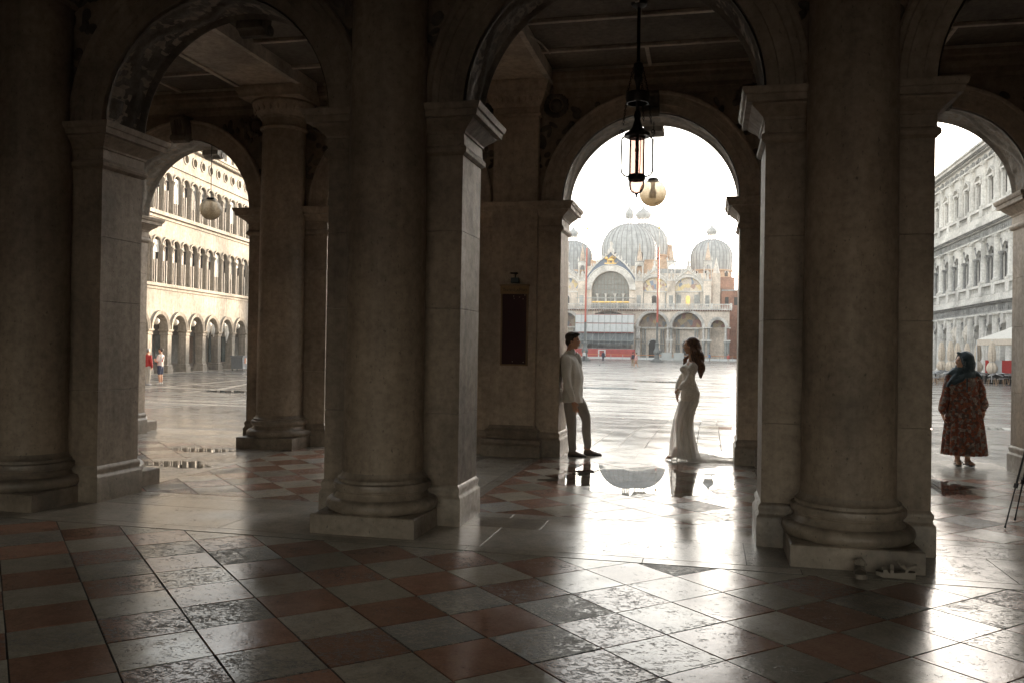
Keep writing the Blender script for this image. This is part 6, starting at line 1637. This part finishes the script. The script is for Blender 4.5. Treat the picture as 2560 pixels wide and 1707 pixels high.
# --- simple walkers: one continuous body, clothes as children
def walker(loc, rz, label, h=1.75, top=(.6,.6,.6), leg=(.1,.1,.15), skin_='skin', shorts=False, stride=.0, arms='down', hat=None, hair=(.03,.02,.015), shoes=(.5,.5,.5), bag=None, fem=False, group=None, vox=.014):
    r = empty('person', loc, rz, label, 'person', group); s = h/1.75
    mb = MB(); c = (.0,0,1.655); head_mb(mb, c, 1.0, (1,0,0), fem)
    limb(mb, [(-.01,0,1.58,.05),(-.02,0,1.50,.058),(-.025,0,1.44,.075,.13)])
    limb(mb, [(-.02,0,1.42,.09,.17),(0,0,1.25,.11,.155),(0,0,1.08,.105,.135),(0,0,.95,.11,.155),(0,0,.88,.10,.15)])
    LG = []
    for sy in (-1,1):
        st = stride*sy; pts = [(0,sy*.085,.88,.086),(st*.45,sy*.09,.52,.058),(st*.7-.02,sy*.09,.30,.050),(st*.95-.03,sy*.085,.09,.034)]; LG.append(pts); limb(mb, pts)
        mb.ell((st*.95+.03,sy*.09,.04),(.10,.038,.035),12,8)
    AR = []
    for sy in (-1,1):
        if arms == 'phone' : pts = [(-.02,sy*.19,1.40,.05),(.02,sy*.23,1.18,.044),(.12,sy*.19,1.12,.036),(.26,sy*.08,1.20,.028)]
        elif arms == 'one' and sy > 0: pts = [(-.02,sy*.19,1.40,.05),(.03,sy*.24,1.16,.044),(.14,sy*.2,1.12,.036),(.28,sy*.12,1.22,.028)]
        else: pts = [(-.02,sy*.19,1.40,.05),(-.03-stride*sy*.3,sy*.235,1.13,.044),(0-stride*sy*.4,sy*.24,.98,.036),(.02-stride*sy*.5,sy*.235,.86,.028)]
        AR.append(pts); limb(mb, pts); d = Vector(pts[-1][:3])-Vector(pts[-2][:3]); hand(mb, pts[-1][:3], d, (.2,-sy,.1), .9, .6, sy)
    remesh('body', mb, vox, M[skin_], r, 2)
    tm = plain('walker_top', top, .85, 0, .1, 9); lm_ = plain('walker_bottom', leg, .85, 0, .1, 9); hm = plain('walker_hair', hair, .6, 0, .2, 20); sm = plain('walker_shoes', shoes, .6)
    t = MB(); limb(t, [(-.022,0,1.46,.075,.12),(-.02,0,1.41,.105,.19),(0,0,1.24,.128,.178),(0,0,1.06,.122,.160),(0,0,.92,.130,.178)])
    for pts in AR:
        k = 3 if not shorts else 2; limb(t, [(p[0],p[1]*(.93 if i == 0 else 1),p[2],p[3]+.020) for i, p in enumerate(pts[:k])]+([(pts[3][0],pts[3][1],pts[3][2]+.0,.036)] if k == 3 else []))
    remesh('top', t, vox, tm, r, 2, .5, lambda co: fold(co, .010, 11, 1.0))
    t = MB(); limb(t, [(0,0,.96,.118,.162),(0,0,.88,.12,.165)])
    for pts in LG:
        if shorts: limb(t, [(0,pts[0][1],.88,.105),(pts[1][0]*.9,pts[1][1],.56,.088)])
        else: limb(t, [(0,pts[0][1],.88,.105),(pts[1][0],pts[1][1],.52,.076),(pts[2][0],pts[2][1],.30,.068),(pts[3][0],pts[3][1],.10,.060)])
    remesh('bottom', t, vox, lm_, r, 2, .5, lambda co: fold(co, .008, 11, 6.0))
    t = MB(); 
    for sy in (-1,1): st = stride*sy*.95; t.ell((st+.035,sy*.09,.045),(.135,.048,.045),12,8); t.ell((st-.04,sy*.088,.075),(.06,.045,.05),10,8)
    remesh('shoes', t, vox*.8, sm, r, 1)
    t = MB(); t.ell((-.03,0,1.70),(.105,.085,.09),14,10); t.ell((-.075,0,1.655),(.05,.07,.07),10,8)
    if fem: t.ell((-.08,0,1.58),(.05,.08,.14),10,8)
    remesh('hair', t, vox*.7, hm, r, 1)
    if hat:
        hmat = plain('cap_cloth', hat, .8); hb = MB(); hb.ell((-.01,0,1.735),(.112,.092,.058),14,10); hb.ell((.10,0,1.715),(.075,.065,.010),12,6); remesh('cap', hb, .010, hmat, r, 1)
    if bag == 'sling': MB().tube([(.11,.09,1.04),(.125,.03,1.22),(.06,-.09,1.42),(-.04,-.13,1.455),(-.12,-.05,1.35),(-.14,.08,1.12)], [(.008,.028)]*6, 6).build('sling_strap', plain('red_strap', (.45,.05,.04), .7), r)
    if bag == 'pack': MB().lathe([(.10,1.0),(.15,1.03),(.16,1.2),(.14,1.38),(.08,1.43)], -.19, 0, 12).build('backpack', plain('dark_pack', (.03,.035,.05), .8), r)
    if bag == 'tote': MB().lathe([(.09,.72),(.12,.74),(.11,.95),(.07,.98)], 0, -.30, 10).build('shoulder_bag', plain('dark_bag', (.04,.035,.03), .8), r)
    r.scale = (s,s,s); return r
walker((-26.5,37.3,gz(0,37.3)), radians(185), 'man in a cap and white T shirt with dark blue shorts holding a phone', 1.78, (.62,.58,.54), (.035,.05,.095), shorts=True, arms='phone', hat=(.06,.045,.035), shoes=(.7,.7,.68), bag='sling', vox=.011)
walker((-26.55,36.4,gz(0,36.4)), radians(80), 'man in a red jacket and pale trousers, half hidden by the left arch jamb', 1.76, (.36,.025,.025), (.40,.37,.33), hair=(.25,.22,.20), shoes=(.4,.4,.42), vox=.011)
walker((-9.1,106,gz(0,106)), radians(100), 'distant walker with a dark backpack and tan trousers, left of the one in pink', 1.78, (.30,.12,.12), (.36,.28,.20), bag='pack', stride=.10, vox=.02)
walker((-8.1,98.5,gz(0,98)), radians(200), 'distant walker in a pink shirt striding across the open square', 1.74, (.62,.38,.37), (.42,.24,.16), shorts=True, stride=.30, vox=.02, skin_='skin2')
walker((-17.6,146,gz(0,146)), radians(90), 'distant figure in dark blue before the red hoarding', 1.76, (.03,.035,.07), (.03,.03,.05), stride=.12, bag='tote', vox=.02)
walker((-20.9,146,gz(0,146)), radians(-90), 'distant figure in a white top and dark trousers beside the flagpole foot', 1.76, (.62,.62,.62), (.05,.05,.06), vox=.02)
walker((.2,160,gz(0,160)), radians(30), 'distant figure in a blue top near the right side door of the church', 1.74, (.10,.20,.36), (.25,.22,.2), stride=.1, vox=.02)
walker((3.1,140,gz(0,140)), radians(-60), 'distant figure in a red top at the right edge of the middle arch', 1.7, (.45,.12,.10), (.5,.48,.45), stride=.1, vox=.02, fem=True)

# --- pigeons
M['pigeon'] = plain('pigeon_grey', (.10,.10,.11), .7)
def pigeon(loc, rz, label):
    r = empty('pigeon', loc, rz, label, 'pigeon', 'pigeons on the square')
    mb = MB(); mb.ell((0,0,.12),(.12,.06,.065),12,8, Matrix.Rotation(.25,3,'Y')); mb.ell((.10,0,.20),(.035,.030,.035),10,8); mb.tube([(.07,0,.14),(.10,0,.19)],[.04,.03],8); mb.tube([(-.10,0,.11),(-.21,0,.08)],[(.035,.02),(.03,.008)],8); mb.tube([(.13,0,.20),(.155,0,.19)],[.008,.003],6)
    for sy in (-1,1): mb.tube([(0,sy*.02,.08),(.01,sy*.02,.0)],[.008,.008],6)
    remesh('body', mb, .012, M['pigeon'], r, 1)
pigeon((-13.2,106,gz(0,106)), 1.0, 'small grey pigeon on the open square behind the man in the light suit')
pigeon((-21.0,138,gz(0,138)), 2.6, 'small grey pigeon near the foot of the left red flagpole')

# ------------------------------------------------------------------ tripod
M['black'] = plain('black_anodised', (.012,.012,.014), .4, .3)
tp = empty('tripod', (3.04, 8.78, 0), 0, 'black camera tripod standing at the right edge of the picture', 'tripod')
for fx, fy in ((-.34,-.03),(-.12,.40),(.33,-.22)):
    T_ = Vector((fx*.07,fy*.07,1.36)); B = Vector((fx,fy,.0)); d = B-T_
    l = MB().tube([T_, T_+d*.42], .0125, 8).build('leg', M['black'], tp)
    MB().tube([T_+d*.42, T_+d*.70], .0095, 8).build('middle_section', M['black'], l)
    MB().tube([T_+d*.70, T_+d*.985], .0068, 8).build('lower_section', M['black'], l)
    for q in (.42,.70): MB().tube([T_+d*(q-.012), T_+d*(q+.018)], .019, 8).build('leg_lock', M['black'], l)
    MB().ell(T_+d*.985, (.012,.012,.014), 8, 6).build('rubber_foot', M['black'], l)
    MB().tube([T_+d*.36, (0,0,.93)], .005, 6).build('brace', M['black'], l)
MB().tube([(0,0,.88),(0,0,1.55)], .013, 10).build('centre_column', M['black'], tp)
MB().lathe([(.045,1.33),(.05,1.36),(.045,1.40),(.02,1.42)], 0, 0, 12).build('collar', M['black'], tp)
hd_ = MB().lathe([(.02,1.55),(.035,1.57),(.035,1.62),(.025,1.64)], 0, 0, 12).build('pan_head', M['black'], tp)
MB().box(-.035,.035,-.045,.045,1.641,1.655).build('mounting_plate', M['black'], hd_, smooth=False)
MB().tube([(0,0,1.60),(.08,-.16,1.50)], [.006,.010], 8).build('pan_handle', M['black'], hd_)

# ------------------------------------------------------------------ sandals by the plinth
M['sandalw'] = plain('cream_sandal', (.24,.205,.165), .7, 0, .1, 20)
def sandal(loc, rz, rx, label):
    r = empty('platform_sandal', loc, rz, label, 'sandal', 'pair of cream sandals at the pier foot'); r.rotation_euler = (rx,0,rz)
    prof = [(-.125,.026),(-.10,.033),(-.05,.033),(0,.033),(.05,.040),(.09,.044),(.12,.036),(.135,.018)]
    up_ = []; rows = []
    for z0 in (0, .012, .030, .038):
        pts = [(x, w*(1 if z0 else .94)) for x, w in prof]+[(x, -w*.93) for x, w in prof[::-1]]
        rows.append([(x, y, z0+(.010 if x < -.02 and z0 > .01 else 0)+(.008 if x > .11 and z0 < .01 else 0)) for x, y in pts])
    mb = MB(); st = mb.grid(rows, closed=True); mb.cap(st,16,True); mb.cap(st+48,16); mb.build('sole', M['sandalw'], r)
    def strap(x0, x1, z, w): MB().tube([(x0,.041,.030),(x0*.6+x1*.4,.040,.055),((x0+x1)/2,0,z),(x0*.4+x1*.6,-.038,.055),(x1,-.040,.030)], [(.003,w)]*5, 8).build('strap', M['sandalw'], r)
    strap(.07,.085,.075,.016); strap(.035,.02,.088,.012)
    MB().tube([(-.06,.034,.04),(-.075,.036,.075),(-.125,.02,.095),(-.135,0,.098),(-.125,-.02,.095),(-.075,-.036,.075),(-.06,-.034,.04)], [(.003,.010)]*7, 8).build('heel_strap', M['sandalw'], r)
    MB().tube([(-.06,.036,.075),(-.03,.036,.095),(-.01,0,.115),(-.03,-.036,.095),(-.06,-.036,.075)], [(.003,.010)]*5, 8).build('ankle_strap', M['sandalw'], r)
    MB().box(-.045,-.028,-.042,-.037,.085,.10).build('buckle', M['brass'], r, smooth=False)
    return r
sandal((1.335,6.60,.003), radians(176), 0, 'cream platform sandal seen from the side at the foot of the right pier')
sandal((1.085,6.565,.003), radians(-98), 0, 'cream platform sandal seen toe first, left one of the pair')

# ------------------------------------------------------------------ litter bin on wheels
M['bin'] = plain('grey_bin', (.14,.15,.16), .5); M['bin2'] = plain('bin_sticker', (.62,.60,.56), .6); M['bin3'] = plain('orange_sticker', (.60,.20,.08), .6)
bn = empty('wheeled_bin', (-35.3,59.5,gz(0,59.5)+.0), radians(100), 'grey wheeled litter bin with white and orange stickers by the weathered palace arcade', 'bin')
MB().prism([(-.60,.14),(.60,.14),(.68,1.05),(-.68,1.05)], 'y', -.45, .45).build('bin_body', M['bin'], bn, smooth=False)
MB().box(-.74,.74,-.52,.52,1.06,1.16).build('lid', M['bin'], bn, smooth=False)
for x in (-.15,.12,.3): MB().box(x-.09,x+.09,-.47,-.452,.55,.98).build('sticker', M['bin2'] if x != -.15 else M['bin3'], bn, smooth=False)
for x in (-.5,.5):
    for y in (-.4,.4):
        o = MB().lathe([(.02,-.025),(.09,-.02),(.09,.02),(.02,.025)], 0, 0, 12).build('wheel', M['black'], bn, (x,y,.09)); o.rotation_euler = (pi/2,0,0)

# ------------------------------------------------------------------ cafe in front of the white palace
M['canvas'] = fabric('cream_canvas', (.66,.58,.48), (.56,.49,.40), 8, .85, .01); M['canvas2'] = fabric('pale_canvas', (.66,.65,.60), (.60,.59,.54), 8, .85, .01)
def parasol(loc, label, s=1.0):
    r = empty('closed_parasol', loc, 0, label, 'parasol', 'closed cream parasols of the cafe')
    MB().tube([(0,0,0),(0,0,3.0*s)], .03, 8).build('pole', M['sheet'], r)
    MB().box(-.35,.35,-.35,.35,0,.10).build('base_plate', M['iron'], r, smooth=False)
    f = lambda a, z: 1+.16*cos(a*8+z*1.3)+.06*cos(a*3)
    c = MB().lathe([(.05,2.95*s),(.13,2.85*s),(.20,2.5*s),(.24,2.0*s),(.22,1.65*s),(.15,1.50*s),(.24,1.38*s),(.34,1.15*s),(.33,.95*s),(.20,.72*s),(.08,.66*s)], 0, 0, 40, rfun=f).build('folded_canopy', M['canvas'], r)
    MB().tube([(.17*cos(a),.17*sin(a),1.50*s) for a in [2*pi*i/16 for i in range(17)]], .015, 6, caps=False).build('tie_cord', M['sheet'], c)
    MB().lathe([(.03,2.95*s),(.05,3.0*s),(.001,3.07*s)], 0, 0, 8).build('finial', M['sheet'], r)
def at_px(u, Y):                                  # x on the square for a bearing read off the survey
    q = (u-1280)/2130.0; a = math.atan(q)-YAW; return Y*math.tan(a)
ZC = gz(0,75)
for u, Y, lab in ((2354,78,'closed cream parasol, leftmost of the row before the white palace'),(2377,74,'closed cream parasol, second from the left of the row, just left of the headscarf'),(2394,82,'closed cream parasol partly behind the headscarf woman, third from the left'),
                  (2418,84,'closed cream parasol whose tip shows above the headscarf'),(2445,76,'closed cream parasol under the left corner of the white tent'),(2480,70,'closed cream parasol in front of the tent, nearest the striped red banner')):
    parasol((at_px(u-.01*0, Y), Y, ZC), lab, 1.07)
tx, ty = at_px(2462, 71.0), 71.0
tn = empty('cafe_tent', (at_px(2442,75.5), 75.5, ZC), 0, 'white peaked tent over the cafe bandstand in front of the white palace', 'tent')
Wt = 7.5
MB().sheet([[(0,0,3.35),(Wt,-.5,3.35)],[(Wt*.5,-Wt*.5,5.6),(Wt*.5,-Wt*.5,5.6)]]).build('roof_panel', M['canvas2'], tn, smooth=False)
co_ = [(0,0),(1.2,-Wt),(1.2+Wt,-Wt-.5),(Wt,-.5)]; ap = (Wt*.6,-Wt*.55,6.1)
tn.children[0].data.clear_geometry()
rp = MB(); 
for i in range(4):
    a, b_ = co_[i], co_[(i+1) % 4]; rows = []
    for k in range(7):
        t_ = k/6; e = .30*sin(pi*t_)*.8
        rows.append([tuple(Vector((a[0],a[1],3.35)).lerp(Vector(ap), t_)-Vector((0,0,e))), tuple(Vector((b_[0],b_[1],3.35)).lerp(Vector(ap), t_)-Vector((0,0,e)))])
    rp.grid(rows)
bpy.data.objects.remove(tn.children[0])
rp.build('tent_roof', M['canvas2'], tn, ang=20)
vl = MB()
for i in range(4): a, b_ = co_[i], co_[(i+1) % 4]; vl.quad((a[0],a[1],2.9),(b_[0],b_[1],2.9),(b_[0],b_[1],3.36),(a[0],a[1],3.36))
vl.build('valance', M['canvas'], tn, smooth=False)
for a in co_: MB().tube([(a[0],a[1],0),(a[0],a[1],3.3)], .05, 8).build('tent_pole', M['sheet'], tn)
MB().lathe([(.05,0.0),(.10,.3),(.35,1.6),(.55,2.9)], 2.6, -6.4, 16, rfun=lambda a, z: 1+.15*cos(a*7)).build('gathered_curtain', M['canvas'], tn)
st_ = empty('bandstand', (at_px(2486,70.5), 70.5, ZC), radians(-4), 'low bandstand with a red and white front banner under the tent', 'stage')
M['banner'] = plain('red_banner', (.42,.045,.04), .7)
MB().box(-.6, 6.5, 0, 3, .0, .75).build('platform', M['iron'], st_, smooth=False)
for x0, x1, mt in ((-.6,-.15,'banner'),(-.145,.50,'sheet'),(.505,3.3,'banner'),(3.305,4.2,'sheet'),(4.205,6.5,'banner')): MB().box(x0,x1,-.06,-.01,.80,1.75).build('banner_panel', M[mt], st_, smooth=False)
M['steel'] = plain('grey_steel_chair', (.30,.31,.32), .35, .6); M['wood'] = plain('tan_chair_leg', (.40,.27,.17), .6)
def chair():
    r = empty('cafe_chair', (0,0,0), 0, 'grey cafe chair among the tables before the white palace', 'chair', 'cafe chairs before the white palace')
    MB().box(-.21,.21,-.21,.21,.44,.47).build('seat', M['steel'], r, smooth=False)
    MB().tube([(-.22,-.16,.66),(-.23,.2,.80),(0,.25,.84),(.23,.2,.80),(.22,-.16,.66)], [(.012,.045)]*5, 6).build('backrest', M['steel'], r)
    for x in (-.2,.2):
        for y in (-.2,.2): MB().tube([(x*.9,y*.9,.45),(x*1.15,y*1.15,0)], .016, 5).build('leg', M['wood'], r, smooth=False)
    return r
def table():
    r = empty('cafe_table', (0,0,0), 0, 'small round grey cafe table before the white palace', 'table', 'cafe tables before the white palace')
    MB().lathe([(.34,.70),(.35,.72),(.34,.735)], 0, 0, 20).build('table_top', M['steel'], r)
    MB().lathe([(.22,0),(.20,.03),(.03,.06),(.03,.70)], 0, 0, 12).build('pedestal', M['iron'], r)
    return r
C0, T0 = chair(), table(); random.seed(4); used = [0,0]
for row in range(4):
    Y = 66.5+row*3.2
    x0, x1 = at_px(2318, Y), min(at_px(2540, Y), 25.0)
    x = x0+random.random()
    while x < x1:
        if not (row > 1 and x > at_px(2484, Y)):
            o = T0 if not used[1] else copy_tree(T0); used[1] = 1; o.location = (x,Y,ZC)
            for k in range(3):
                a = random.uniform(0,2*pi) if k == 0 else a+2.1
                o = C0 if not used[0] else copy_tree(C0); used[0] = 1
                o.location = (x+.62*cos(a), Y+.62*sin(a), ZC); o.rotation_euler = (0,0,a-pi/2+random.uniform(-.3,.3))
        x += random.uniform(1.45,1.9)

# ------------------------------------------------------------------ morning haze

vm = bpy.data.materials.new('thin_haze'); vm.use_nodes = True; vn = vm.node_tree; vn.nodes.clear()
pv = vn.nodes.new('ShaderNodeVolumePrincipled'); pv.inputs['Density'].default_value = .00055; pv.inputs['Color'].default_value = (.97,.95,.92,1); pv.inputs['Anisotropy'].default_value = .1
vo = vn.nodes.new('ShaderNodeOutputMaterial'); vn.links.new(pv.outputs[0], vo.inputs['Volume'])

tag(MB().box(-100, 90, -32, 252, -2.0, 46).build('haze', vm, smooth=False), kind='stuff')
